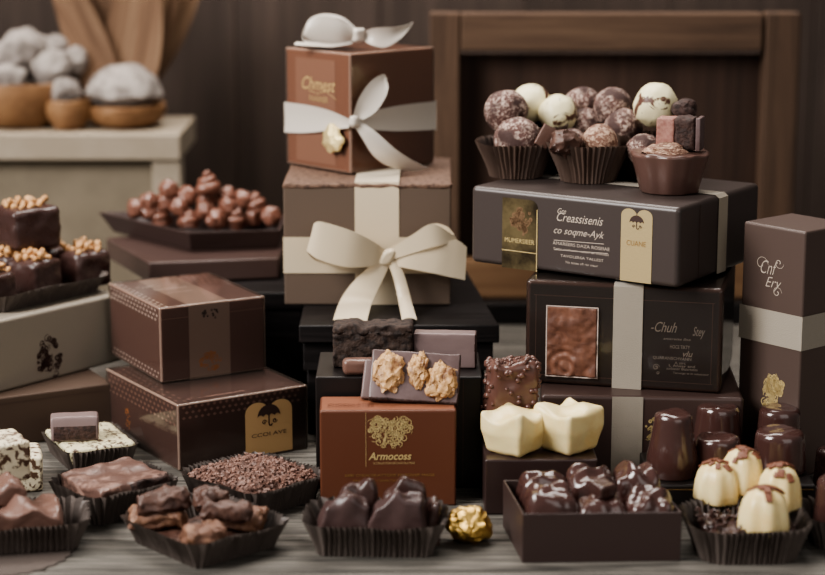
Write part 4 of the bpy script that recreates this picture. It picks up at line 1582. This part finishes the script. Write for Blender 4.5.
def bark(px, py, z, sx, sy, sz, rz, ry, mat, lab, seed, rx=0, amp=.42):
    p = G(px, py, z)
    o = solo('bark_piece', rock(sx, sy, sz, seed, amp), mat, lab, 'chocolate', p, rz, 'nut bark in the front paper case', sharp=0)
    o.rotation_euler = (rx, ry, rz)
    return o


solo('bark_crumbs', warp(rough(rblock(5.9, 6.7, .9, .4, 14, 3), .15, 1.1, 3, .15, 3), lambda p: (p.x, p.y, p.z)), M_['bark_dk'], 'bed of nutty bark crumbs filling the corner-on front paper case', 'crumbs', pB_ + Vector((0, 0, .15)), rzB).__setitem__('kind', 'stuff')
bark(158, 526, 1.15, 4.2, 2.5, 1.2, .12, 0, M_['bark'], 'pale flat piece of nut bark at the left of the front paper case', 3)
bark(236, 528, 1.15, 4.4, 2.5, 1.4, -.15, .05, M_['bark'], 'flat nutty bark piece at the right of the front paper case', 5)
bark(201, 547, 1.15, 2.9, 1.9, 1.5, .3, .1, M_['bark'], 'short nutty lump at the front corner of its paper case', 7)
bark(164, 512, 2.25, 3.6, 1.9, 1.5, .25, -.12, M_['bark_dk'], 'dark knobbly bark piece lying on the pale flat one', 9)
bark(211, 513, 2.3, 2.4, 2.0, 1.7, .5, .1, M_['bark_dk'], 'upright bark lump in the middle of the front case, under the twig-like piece', 14)
bark(226, 520, 2.5, 3.7, 1.2, 1.2, -.02, .05, M_['bark_dk'], 'twig-like long bark piece, topmost at the right', 17, amp=.22)

# tray A: folded milk chocolate at the left front, paper doily beneath
pA_ = G(78, 551, 0)
rzA = radians(12)
pA_ = pA_ + Vector((-cos(rzA), -sin(rzA), 0)) * 4.2 + Vector((-sin(rzA), cos(rzA), 0)) * 2.4
dl = lathe([(.02, .05), (4.7, .05), (5.2, .07), (5.22, .10), (4.7, .09), (.02, .09)], 120, lambda an, k, r, z: (r * (1 + (.022 * sin(an * 30) if r > 5.0 else 0)), z), False)
solo('paper_doily', dl, M_['paper'], 'flat scalloped dark paper doily under the front left case', 'doily', G(0, 552, 0) + Vector((0, -.1, .0)))
solo('paper_case', liner(8.4, 4.8, 2.2, .95, .6, 34, .15, 51), M_['paper'], 'pleated paper case at the front left corner, holding folded milk chocolate', 'paper case', pA_ + Vector((0, 0, .12)), rzA)


def folded(p):
    z = p.z
    if p.z > .8:
        z += .55 * math.exp(-((p.x - .4) / 1.0) ** 2 - ((p.y) / 1.6) ** 2) + .28 * sin(p.x * 2.1 + p.y * .9) + .18 * abs(noise.noise(Vector((p.x * 1.1, p.y * 1.1, 4)))) * 2
        z -= .12 * max(0, abs(p.x) - 1.8)
    return (p.x + .2 * sin(p.z * 2), p.y, z)


fo = warp(warp(rough(rblock(7.0, 4.2, 2.0, .35, 16, 3), .16, .9, 3, .05, 3), lambda p: (p.x * (.9 + .05 * p.z), p.y * (.9 + .05 * p.z), p.z)), folded)
solo('folded_chocolate', fo, M_['choc_milk'], 'folded peak of milk chocolate in the front left paper case', 'chocolate', pA_ + Vector((-.3, .1, .9)), rzA, sharp=60)
solo('folded_chocolate', warp(rough(rblock(3.6, 2.4, 1.2, .3, 12, 3), .2, 1, 7), folded), M_['choc_milk'], 'small milk chocolate flake slab leaning at the back of the front left case', 'chocolate', pA_ + Vector((-1.6, .7, 3.0)), radians(20), ry=.2, sharp=60)

# ------------------------------------------------------------------ bars on the dark box behind the copper one
kzt = kz + .02
pbk = AY(372, 372, KY + 2.4)
bw0, bw1 = AY(333, 345, KY + 2.4).x, AY(413, 345, KY + 2.4).x
bh = AY(372, 323, KY + 2.4).z - kzt


def crumb(p):
    n = noise.noise(Vector((p.x * 1.6, p.z * 1.6, 2))) * .22 + noise.noise(Vector((p.x * 4, p.z * 4, 7))) * .1
    z = p.z
    if p.z > bh - .7:
        z += .3 * noise.noise(Vector((p.x * .9, 1, 3))) + .12 * noise.noise(Vector((p.x * 3, p.y, 3))) - .25
    return (p.x, p.y + (n if p.y < -.5 else 0), z)


br = warp(rough(rblock(bw1 - bw0, 2.6, bh, .25, 22, 2), .07, 3, 4), crumb)
solo('brownie_block', br, M_['brownie'], 'upright dark crumbly brownie block below the cream bow tails', 'brownie', ((bw0 + bw1) / 2, KY + 2.4 + 1.4, kzt), radians(-2), sharp=0)
bx0, bx1 = AY(414, 345, KY + 2.6).x, AY(477, 345, KY + 2.6).x
bh2 = AY(440, 334, KY + 2.6).z - kzt
mb = MB().add(rough(rblock(bx1 - bx0, 1.5, bh2, .16, 8, 2), .04, 1.4, 5))
mb = MB().add((mb.v, mb.f))
for i, q in enumerate(mb.f):
    c_ = sum((mb.v[k] for k in q), Vector()) / len(q)
    mb.m[i] = 1 if c_.x > (bx1 - bx0) / 2 - .12 else 0
solo('chocolate_bar', mb, [M_['choc_bar'], M_['choc_snap']], 'upright smooth greyish milk chocolate bar, right of the brownie block', 'chocolate', ((bx0 + bx1) / 2, KY + 3.4, kzt), radians(-5), sharp=50)
p = G(357, 388, kzt)
solo('chocolate_bar_piece', warp(rough(rblock(2.9, 1.4, 1.25, .4, 8, 3), .05, 1.5, 8), lambda p: (p.x, p.y, p.z)), M_['choc_milk'], 'small rounded bar piece in front of the brownie block', 'chocolate', (p.x + .2, KY + .95, kzt), radians(2))

# nut slab leaning back on the copper box
Hs = fO[4] + .02
ys = fO[0].y + 2.0
ns = thing('nut_slab', 'greyish chocolate slab set with three caramel walnuts, leaning on the copper box', 'chocolate', (AY(413, 402, ys).x, ys, Hs + .05), radians(-3))
ns.rotation_euler = (radians(-33), radians(3), radians(-3))
sw_ = AY(458, 390, ys).x - AY(368, 390, ys).x
sh_ = 4.1
mb = MB().add(rough(rblock(sw_, .85, sh_, .16, 10, 2), .07, 1.1, 6))
for i, q in enumerate(mb.f):
    c_ = sum((mb.v[k] for k in q), Vector()) / len(q)
    mb.m[i] = 1 if (c_.z < .15 or c_.x > sw_ / 2 - .1) else 0
build('slab', mb, [M_['choc_bloom'], M_['choc_snap']], ns, sharp=45)
for k, (x, z, sx, sz) in enumerate([(-1.95, 2.2, 1.25, 1.55), (.25, 2.45, .8, 1.35), (2.05, 1.75, 1.15, 1.5)]):
    w_ = build('walnut', rough(rough(ico(1.0, 5), .3, 1.6, 4 + k), .2, 3.6, k, .06, 9), M_['walnut'], ns, sharp=0)
    put(w_, (x, -.45, z), 0, 0, 0, (sx, .55, sz))
mb = MB().add(rough(rblock(1.5, .6, 3.1, .14, 5, 2), .05, 1.2, 3))
q = AY(371, 391, ys + .7)
o = solo('chocolate_shard', mb, M_['choc_bar'], 'narrow greyish chocolate shard tucked behind the left end of the walnut slab', 'chocolate', (q.x - .1, ys + 1.1, Hs + .05), radians(4))
o.rotation_euler = (radians(-24), radians(9), radians(4))

# ------------------------------------------------------------------ two big dark chocolates in a paper case
pP = G(376, 546, 0)
solo('paper_case', liner(8.2, 4.7, 2.5, 1.0, .6, 36, .16, 61), M_['paper'], 'oblong dark paper case at the front centre, holding four dark chocolates', 'paper case', pP, radians(-2))


def peak(seed, h):
    def fn(p):
        t = max(0, (p.z - h * .55) / (h * .45))
        k = 1 - .30 * p.z / h
        z = p.z + t * (.18 * sin(p.x * 2.2 + seed) + .22 * noise.noise(Vector((p.x * .9, p.y * .9, seed))) * 2 + .35 - .28 * (p.x * .6 - .3) ** 2)
        return (p.x * k + .22 * t, p.y * k, z)
    return fn


def dark_lump(x, y, sx, sy, h, rz, lab, seed, mat='choc_bloom'):
    r_ = radians(-2)
    p = pP + Vector((x * cos(r_) - y * sin(r_), x * sin(r_) + y * cos(r_), .2))
    s = warp(rough(rblock(sx, sy, h, .5, 12, 3), .14, .8, seed, .03, 3), peak(seed, h))
    s = warp(s, lambda q: (q.x * min(1, .86 + .08 * q.z), q.y * min(1, .86 + .08 * q.z), q.z))
    return solo('dark_chocolate', s, M_[mat], lab, 'chocolate', p, rz, 'dark chocolates in the front centre case', sharp=0)


M_['choc_front'] = pm('smooth_dark_couverture', (78, 60, 58), 0.36, spec=0.5, bump=(2, 0.1), var=(.3, (62, 45, 43), .42, .6))
dark_lump(-2.25, -.95, 4.4, 2.5, 3.7, radians(3), 'smooth satin dark chocolate at the left front of the centre case', 1, 'choc_front')
dark_lump(1.55, -.95, 5.0, 2.5, 3.8, radians(-2), 'larger smooth satin dark chocolate at the right front of the centre case', 2, 'choc_front')
dark_lump(-1.5, 1.2, 3.8, 2.0, 4.0, radians(4), 'ridged dark chocolate peeping out behind the left front one', 5, 'choc_dk')
dark_lump(1.9, 1.2, 4.2, 2.0, 4.2, radians(4), 'ridged dark chocolate peeping out behind the right front one', 8, 'choc_dk')
dark_lump(4.0, .2, 1.2, 3.2, 3.1, radians(6), 'knobbly dark chocolate at the right end of the centre case', 12, 'choc_dk')

# gold foil sweet
pQ = G(469, 543, 0)
gf = rough(rough(ico(1.55, 4), .3, .9, 3), .2, 2.6, 5)
gf = warp(gf, lambda p: (p.x * 1.08, p.y, max(p.z * .9, -1.3) + 1.3))
solo('foil_sweet', gf, M_['goldfoil'], 'small sweet in crumpled gold foil lying on the planks', 'sweet', pQ + Vector((0, .3, 0)), smooth=False)

# ------------------------------------------------------------------ dark tray with six glossy chocolates
fR = fit((523, 563), 0, (523, 514), (505, 480), (683, 515))
ra, rb_, rh = fR[2], fR[3], fR[4]
BR = thing('chocolate_tray', 'open dark cardboard tray of glossy chocolates at the front right of centre', 'tray', Vector((fR[0].x, fR[0].y, 0)) + Vector((cos(fR[1]), sin(fR[1]), 0)) * ra / 2 + Vector((-sin(fR[1]), cos(fR[1]), 0)) * rb_ / 2, fR[1])
rp = [(-ra / 2, -rb_ / 2), (ra / 2, -rb_ / 2), (ra / 2 - .75, rb_ / 2), (-ra / 2 - .75, rb_ / 2)]
bevel_mesh(build('tray_body', open_tray(rp, [(x * 1.005 - (.35 if (x < 0 and y < 0) else .5 if x < 0 else 0) * 0, y) for x, y in rp], rh, .16, .25), M_['tray'], BR, smooth=False), .05)


def swirl_choc(sx, sy, h, seed, ang):
    def fn(p):
        q = p.x * cos(ang) + p.y * sin(ang)
        q2 = -p.x * sin(ang) + p.y * cos(ang)
        z = p.z
        if p.z > h * .45:
            t = (p.z - h * .45) / (h * .55)
            z += t * (.2 * sin(q * 3.4 + .9 * sin(q2 * 1.3 + seed) + seed) + .16 * noise.noise(Vector((p.x, p.y, seed))) * 2 + .1 - .12 * ((p.x / sx * 2) ** 2 + (p.y / sy * 2) ** 2) * 2)
        k = 1 - .07 * max(0, p.z - h * .5)
        s_ = 1 + .04 * sin(q * 3.4 + seed)
        return (p.x * k * s_, p.y * k * s_, z)
    return warp(rough(rblock(sx, sy, h, .75, 16, 4), .1, .9, seed), fn)


ex_, ey_ = Vector((cos(fR[1]), sin(fR[1]), 0)), Vector((-sin(fR[1]), cos(fR[1]), 0))
rc = Vector(BR.location) / U
spec_ = [(-3.5, -1.75, 3.6, 3.9, 4.5, .9, 'large ridged one at its left front'), (0.1, -2.0, 3.4, 3.3, 3.9, .2, 'low one at its middle front'), (3.6, -1.85, 3.4, 3.8, 4.2, 2.4, 'ridged one at its right front'),
         (-3.6, 2.0, 3.5, 3.4, 4.4, 1.3, 'at the left of its back row'), (-.15, 1.7, 3.4, 3.8, 4.8, 2.0, 'curled one in the middle of its back row'), (3.2, 1.9, 3.4, 3.5, 4.9, .5, 'at the right of its back row')]
for k, (x, y, sx, sy, h_, an, where) in enumerate(spec_):
    p = rc + ex_ * x + ey_ * y
    solo('glossy_chocolate', swirl_choc(sx + .25, sy + .2, h_, k * 1.7 + 1, an), M_['choc_shiny'], 'glossy dark chocolate in the cardboard tray, ' + where, 'chocolate', (p.x, p.y, .27), fR[1] + rnd.uniform(-.08, .08), 'glossy chocolates in the dark tray', sharp=0)
p = rc + ex_ * .2 + ey_ * -1.9
sq = rblock(1.5, 1.5, 1.0, .2, 6, 2)
solo('chocolate_square', rough(sq, .06, 1, 3), M_['choc_gloss'], 'tiny shiny chocolate square perched on the middle front chocolate of the dark tray', 'chocolate', (p.x, p.y, 4.3), .6, rx=.15)

# ------------------------------------------------------------------ white chocolates and crunchy chocolate on the low dark box
SZ = fS[4] + .02


def white_choc(px, py, sx, sy, h, rz, seed, lab):
    p = G(px, py, SZ)

    def fn(q):
        k = .78 + .22 * min(1, q.z / (h * .55))
        z = q.z
        t = max(0, (q.z - h * .3) / (h * .7))
        z += t * (.38 * sin(q.x * 1.5 + seed) * cos(q.y * 1.3 - seed * .6) + .32 * ((q.x / sx * 2) ** 2) * ((q.y / sy * 2) ** 2) - .1)
        return (q.x * k, q.y * k, z)
    solo('white_chocolate', warp(rough(rblock(sx, sy, h, .42, 12, 3), .1, .8, seed), fn), M_['white'], lab, 'chocolate', p, rz, sharp=0)


white_choc(514, 451, 3.9, 3.9, 3.2, radians(52), 1.0, 'cream white chocolate cube at the left on the low dark box')
white_choc(568, 449, 4.1, 4.0, 3.4, radians(43), 3.4, 'cream white chocolate with flared corners at the right on the low dark box')
pc_ = AY(513, 424, 153.0)
cr_ = rblock(4.1, 2.7, 6.3, .6, 12, 3)
cr_ = rough(cr_, .18, .9, 4)
mb = MB().add(warp(cr_, lambda p: (p.x * (1 - .05 * p.z / 5) + .06 * p.z, p.y, p.z + .15 * sin(p.x * 2))))
rg = random.Random(31)
for k in range(210):
    i = rg.randrange(len(cr_[0]))
    q = mb.v[i]
    if q.z < .6:
        continue
    r_ = rg.uniform(.12, .27)
    mb.add(ico(r_, 2), lambda p, q=q: p + q * 1.0)
M_['crisp'] = pm('crisp_chocolate', (98, 68, 60), 0.24, spec=0.6, bump=(2, .2))
solo('crunchy_chocolate', mb, M_['crisp'], 'knobbly crisp-studded dark chocolate standing behind the white chocolates', 'chocolate', (pc_.x - .5, 151.2, SZ), radians(8), sharp=0)

# ------------------------------------------------------------------ dark domes on a low box, right
vz = 2.5
vF = G(646, 497, 0)
VY = 145.0
vx0, vx1 = AY(652, 490, VY).x, AY(816, 490, VY).x
BV = Box('gift_box', 'low dark box under the five domed chocolates, behind the paper case of white ones', Vector((vx0, VY, 0)), 0, vx1 - vx0, 8.6, vz, 0)
BV.body(M_['blackbox'], .15)
BV.mark('gold_line', 'R', shift(rect(vx1 - vx0 - .3, .05), (vx1 - vx0) / 2, vz - .35), M_['gold_dk'])


def dome(r, h, seed, taper=.84):
    e = r * .3
    rt = r * taper
    pr = [(.02, 0), (r * .96, 0), (r, .12), (r * .99, h * .3), (r * (taper * .6 + .4), h * .55), (rt, h - e * 1.2), (rt * .985, h - e * .75), (rt * .93, h - e * .38), (rt * .83, h - e * .14), (rt * .66, h - e * .02), (rt * .45, h), (rt * .22, h), (.02, h)]

    def md(a, k, rr, z):
        if k >= 8:
            z += .06 * sin(2.6 * rr * cos(a - seed) + 1.2 * sin(rr * sin(a - seed) * 1.5) + seed)
        rr *= 1 + .012 * sin(3 * a + seed)
        return rr, z
    return lathe(pr, 48, md, True)


def dome_choc(px, py, r, h, lab, seed, taper=.84):
    p = G(px, py, vz + .02)
    solo('domed_chocolate', rough(dome(r, h, seed, taper), .05, .7, seed), M_['choc_shiny'], lab, 'chocolate', p, seed, 'domed chocolates on the low box', sharp=0)


dome_choc(672, 474, 2.0, 5.0, 'tall glossy domed dark chocolate at the left of the low box', 1, .74)
dome_choc(717, 472, 1.85, 3.0, 'short glossy domed chocolate at the front, right of the tall dome', 2, .92)
dome_choc(717, 448, 2.0, 3.7, 'glossy domed chocolate behind the short one, below the umber box', 3, .86)
dome_choc(779, 470, 2.05, 3.3, 'broad glossy domed chocolate at the right front of the low box', 4, .93)
dome_choc(778, 450, 1.85, 3.6, 'glossy domed chocolate in front of the gold emblem of the tall box', 5, .9)

# ------------------------------------------------------------------ paper case with four fluted white chocolates
pW = G(744, 551, 0)
solo('paper_case', liner(6.9, 5.8, 2.7, .95, 1.6, 34, .16, 71), M_['paper'], 'dark pleated paper case of fluted white chocolates at the front right', 'paper case', pW, radians(2))
fil = warp(rough(rblock(7.2, 6.1, 1.9, .8, 10, 3), .22, .9, 3, .2, 2.4), lambda p: (p.x * (.72 + .1 * p.z), p.y * (.72 + .1 * p.z), p.z))
mb = MB().add(fil)
rg = random.Random(77)
for k in range(130):
    x, y = rg.uniform(-3.2, 3.2), rg.uniform(-2.6, 2.6)
    L_ = rg.uniform(.5, 1.1)
    pts = [(L_ * t * .6, .22 * sin(t * 4), .18 * sin(t * 3.1)) for t in [i / 6 for i in range(7)]]
    mb.add(tube(pts, .09, 5), Matrix.Translation((x, y, 2.0 + rg.uniform(-.05, .2))) @ Euler((rg.uniform(-.5, .5), rg.uniform(-.5, .5), rg.uniform(0, 6.3))).to_matrix().to_4x4())
cs = build('chocolate_shavings', mb, M_['choc_dk'])
put(cs, pW + Vector((0, 0, .15)), radians(2))
tag(cs, 'bed of dark chocolate curls under the fluted white chocolates', 'chocolate shavings', kind='stuff')


def flute(r, h):
    pr = [(.02, 0), (r * .94, 0), (r, .15), (r * .98, h * .25), (r * .93, h * .5), (r * .83, h * .72), (r * .66, h * .88), (r * .36, h * .975), (.02, h)]
    return lathe(pr, 48, lambda a, k, rr, z: (rr * (1 + .055 * cos(7 * a) * (1 if 1 <= k < 7 else 0)), z), True)


flm = None


def fluted(px, py, z, r, h, lab, seed, tilt=(0, 0)):
    global flm
    p = G(px, py, z)
    root = thing('fluted_chocolate', lab, 'chocolate', p, seed, 'fluted white chocolates')
    root.rotation_euler = (tilt[0], tilt[1], seed)
    build('body', flute(r, h), M_['white'], root, sharp=0)
    rg = random.Random(seed * 10 + 3)
    n = 0
    while n < 15:
        a, t = rg.uniform(0, 6.28), rg.uniform(0, 1) ** .7
        rr = r * .84 * t
        zz = h * (1.0 - .30 * t ** 2.6) + .03
        if flm is None:
            flm = build('chocolate_flake', rough(rblock(.66, .42, .15, .06, 4, 2), .06, 3, 2), M_['flake'], root)
            fl = flm
        else:
            fl = flm.copy(); COL.objects.link(fl); fl.parent = root
        fl.rotation_mode = 'XYZ'
        put(fl, (rr * cos(a), rr * sin(a), zz), a, 0, .75 * t, rg.uniform(.7, 1.35))
        n += 1


wz_ = 2.15
fluted(717, 500, wz_ + .1, 1.72, 2.95, 'fluted white chocolate with flakes at the left of its paper case', 1)
fluted(742, 490, wz_ + .7, 1.6, 3.2, 'fluted white chocolate with flakes at the back, behind the left one', 2)
fluted(764, 530, wz_ + .0, 1.8, 3.1, 'fluted white chocolate with flakes nearest the front rim', 3)
fluted(779, 506, wz_ + .3, 1.62, 3.1, 'fluted white chocolate with flakes at the right, behind the nearest one', 4)

# right edge: another case with dark chocolate
pX = G(842, 540, 0)
solo('paper_case', liner(4.6, 4.6, 2.4, .8, 1.2, 26, .15, 81), M_['paper'], 'dark paper case cut off by the right edge of the photo', 'paper case', pX, .1)
solo('domed_chocolate', rough(dome(2.1, 4.4, 6, .9), .08, .7, 3), M_['choc_shiny'], 'glossy dark chocolate in the paper case at the right edge', 'chocolate', pX + Vector((-.1, 0, .4)), 1, sharp=0)
solo('domed_chocolate', rough(dome(1.6, 3.9, 7, .9), .08, .7, 5), M_['choc_gloss'], 'glossy dark chocolate behind the case at the right edge', 'chocolate', G(833, 495, 0), 1, sharp=0)

# ------------------------------------------------------------------ truffles in cups on the top box
TZ = zt_ + fTT[4] + .03


def cup(px, py, rb, rt, h, lab, seed, z=None, mat='paper_br', pl=26):
    p = G(px, py, TZ)
    w = rb * 2
    solo('paper_cup', liner(w, w, h, rt - rb, rb * .98, pl, .13, seed, 5, .1), M_[mat], lab, 'paper cup', p, 0)
    return p


def cup_by_bottom(px, bot, rb, rt, h, lab, seed, pl=26):
    """bot is the photo row of the near edge of the foot"""
    near = G(px, bot, TZ)
    p = near + Vector((near.x, near.y, 0)).normalized() * rb
    solo('paper_cup', liner(rb * 2, rb * 2, h, rt - rb, rb * .98, pl, .13, seed, 5, .1), M_['paper_br'], lab, 'paper cup', (p.x, p.y, TZ), 0)
    return p


c1 = cup_by_bottom(516, 180, 2.25, 3.4, 3.0, 'ruffled brown paper cup, leftmost in the front row on the espresso box', 91)
c2 = cup_by_bottom(588, 184.5, 2.3, 3.6, 3.3, 'ruffled brown paper cup, in the middle of the front row on the espresso box', 92, 30)
c3 = cup_by_bottom(655, 184, 1.5, 2.3, 3.2, 'ruffled brown paper cup mostly hidden behind the moulded chocolate cup', 93)
d1 = cup_by_bottom(533, 175, 2.0, 2.9, 4.2, 'ruffled paper cup in the back row, left, under the highest dark truffle', 94)
d2 = cup_by_bottom(562, 170, 2.0, 2.8, 3.7, 'ruffled paper cup in the back row, second from the left', 95)
d3 = cup_by_bottom(608, 173, 2.0, 2.8, 3.6, 'ruffled paper cup in the back row, third from the left', 96)
d4 = cup_by_bottom(649, 180, 2.0, 2.8, 3.6, 'ruffled paper cup in the back row, right, under the speckled white truffle', 97)
# moulded chocolate cup
near = G(669, 196, TZ)
mc = near + Vector((near.x, near.y, 0)).normalized() * 2.45
pr = [(.02, 0), (2.3, 0), (2.42, .12), (2.8, 1.7), (3.2, 3.0), (3.24, 3.25), (3.0, 3.3), (2.4, 3.25), (1.2, 3.5), (.02, 3.6)]
mcup = lathe(pr, 60, lambda a, k, r, z: (r * (1 + (.03 * sin(6 * a + .5) + .02 * sin(11 * a)) * (1 if 1 <= k < 8 else 0)), z + (.12 * noise.noise(Vector((r * cos(a), r * sin(a), 2))) * 2 if k > 4 else 0)), True)
solo('chocolate_cup', rough(mcup, .06, .8, 3), pm('moulded_chocolate', (94, 70, 63), .3, spec=.5, bump=(1.2, .1)), 'smooth moulded milk chocolate cup at the right front on the espresso box', 'chocolate', (mc.x, mc.y, TZ), .4, sharp=0)

tproto = {}


def truffle(px, py, Y, rpx, lab, mat='truffle', name='truffle', seed=1, sq=1.0):
    p = AY(px, py, Y)
    r = rpx * (Y * .978 + 6) / FPX
    key = (name, mat)
    if key not in tproto:
        o = build(name, rough(ico(1.0, 4), .09, 1.0, seed, .035, 4), M_[mat])
        tproto[key] = o
    else:
        o = tproto[key].copy(); COL.objects.link(o)
    put(o, p, seed * 1.3, seed * .7, 0, (r, r, r * sq))
    tag(o, lab, 'truffle', 'truffles on the espresso box')
    return o


truffle(506, 112, d1.y - .3, 22, 'cocoa-dusted dark truffle, upper left of the truffle heap', seed=1)
truffle(518, 142, c1.y - .2, 25, 'flattish dusted truffle filling the leftmost front cup', seed=2, sq=.85)
truffle(531, 104, d1.y + 3.4, 20, 'smooth white truffle behind the upper left dark one', 'spk_w', 'white_truffle', 3, 1.05)
truffle(558, 114, d2.y - 1.3, 19.5, 'smooth white truffle with a dark dimple, in front of the second back cup', 'spk_w', 'white_truffle', 6)
truffle(583, 104, d2.y + 1.8, 17.5, 'dusted truffle at the back, left of the middle', seed=4)
truffle(586, 124, d2.y - .6, 17, 'darker dusted truffle below the back middle one', seed=7)
truffle(613, 107, d3.y + .6, 19.5, 'dusted truffle at the back, right of the middle', seed=5)
truffle(623, 128, d3.y - 2.0, 19.5, 'dusted truffle in front of the back right one, above the middle cup', seed=8)
truffle(600, 143, c2.y - .5, 18.5, 'crumb-coated truffle at the right of the middle front cup', 'truffle_lt', 'crumb_truffle', 9)
truffle(656, 105, d4.y - .2, 22.5, 'white truffle with chocolate flakes, upper right of the heap', 'spk_w', 'white_truffle', 11)
truffle(643, 150, c3.y - 1.2, 16.5, 'dusted truffle peeping out left of the moulded chocolate cup', seed=12)
truffle(572, 142, c2.y + 1.2, 14, 'small dusted truffle at the back of the middle front cup', seed=13)
p = AY(565, 143, c2.y - 1.7)
solo('broken_truffle', rough(rough(ico(1.0, 4), .3, 1.6, 4), .12, 4, 2), M_['bark_dk'], 'broken open dark truffle at the left of the middle front cup', 'truffle', p, 1, s=(1.75, 1.2, 1.1), sharp=30)
p = AY(545, 136, c2.y - .6)
o = solo('chocolate_shard', rblock(1.2, .3, 1.9, .08, 3, 2), M_['choc_milk'], 'thin chocolate shard under the white truffle in the middle of the heap', 'chocolate', (p.x - .4, p.y + .2, p.z - .9), .2)
o.rotation_euler = (0, .5, .2)
# praline square and plate on the moulded cup
zc2 = TZ + 3.45
p = G(684, 158, zc2)
pr_ = thing('praline_piece', 'pink and dark layered praline piece standing on the moulded chocolate cup', 'chocolate', (p.x, mc.y + .3, zc2), radians(-18))
build('pink_layer', rough(rblock(1.5, 1.9, 2.6, .12, 6, 2), .07, 1.6, 2), M_['pink'], pr_, sharp=45).location = (-.75 * U, 0, 0)
build('dark_layer', rough(rblock(1.7, 2.0, 2.7, .3, 8, 2), .16, 1.6, 5), M_['choc_snap'], pr_, sharp=45).location = (.85 * U, 0, 0)
build('pale_wafer', rough(rblock(.4, 2.0, 2.7, .08, 4, 2), .03, 1.6, 3), M_['choc_bloom'], pr_, sharp=45).location = (1.95 * U, 0, 0)
p = AY(684, 110, d4.y - 1.6)
solo('chocolate_crumb', rough(rough(ico(.85, 3), .3, 1.4, 8), .1, 4, 1), M_['choc_snap'], 'dark rough crumb of chocolate behind the praline piece', 'chocolate', p, 0, s=(1.3, 1, 1.0))
p = G(655, 160, TZ + 3.4)
solo('chocolate_crumb', rough(rough(ico(1.0, 3), .35, 1.4, 3), .15, 4, 6), M_['truffle_lt'], 'nutty crumb lump in the middle of the moulded chocolate cup', 'chocolate', (mc.x - .3, mc.y - .6, TZ + 3.35), 0, s=(1.9, 1.5, .75))

# ================================================================== camera and light
cd_ = bpy.data.cameras.new('camera')
cam = bpy.data.objects.new('camera', cd_)
COL.objects.link(cam)
cam.location = (0, 0, CAM_H * U)
cam.rotation_euler = (pi / 2 - PITCH, 0, 0)
cd_.sensor_width = 36
cd_.lens = FPX / 825 * 36
cd_.clip_start = .05
cd_.dof.use_dof = True
cd_.dof.focus_distance = 1.60
cd_.dof.aperture_fstop = 4.0
SC.camera = cam


def area(name, loc, target, size, power, col=(1, 1, 1), sy=None, spread=180):
    l = bpy.data.lights.new(name, 'AREA')
    l.energy = power
    l.color = col
    l.shape = 'RECTANGLE' if sy else 'SQUARE'
    l.size = size
    if sy:
        l.size_y = sy
    l.spread = radians(spread)
    o = bpy.data.objects.new(name, l)
    COL.objects.link(o)
    o.location = loc
    d = Vector(target) - Vector(loc)
    o.rotation_euler = d.to_track_quat('-Z', 'Y').to_euler()
    return o


area('window_light', (-1.5, .75, 1.35), (0, 1.6, .08), 1.0, 72, (1.0, .965, .93))
area('overhead_softbox', (.1, 2.3, 1.5), (0, 1.5, .05), .9, 26, (1.0, .95, .9))
area('front_fill', (.9, -.4, 1.1), (0, 1.6, .1), 1.6, 10, (1.0, .97, .94))
area('back_glow', (-.35, 2.0, 1.15), (-.1, 2.5, .25), .6, 9, (1.0, .9, .8))
w = bpy.data.worlds.new('world')
SC.world = w
w.use_nodes = True
w.node_tree.nodes['Background'].inputs[0].default_value = (.9, .85, .8, 1)
w.node_tree.nodes['Background'].inputs[1].default_value = .2
SC.view_settings.view_transform = 'AgX'
SC.view_settings.look = 'AgX - Medium High Contrast'
SC.view_settings.exposure = 0.0
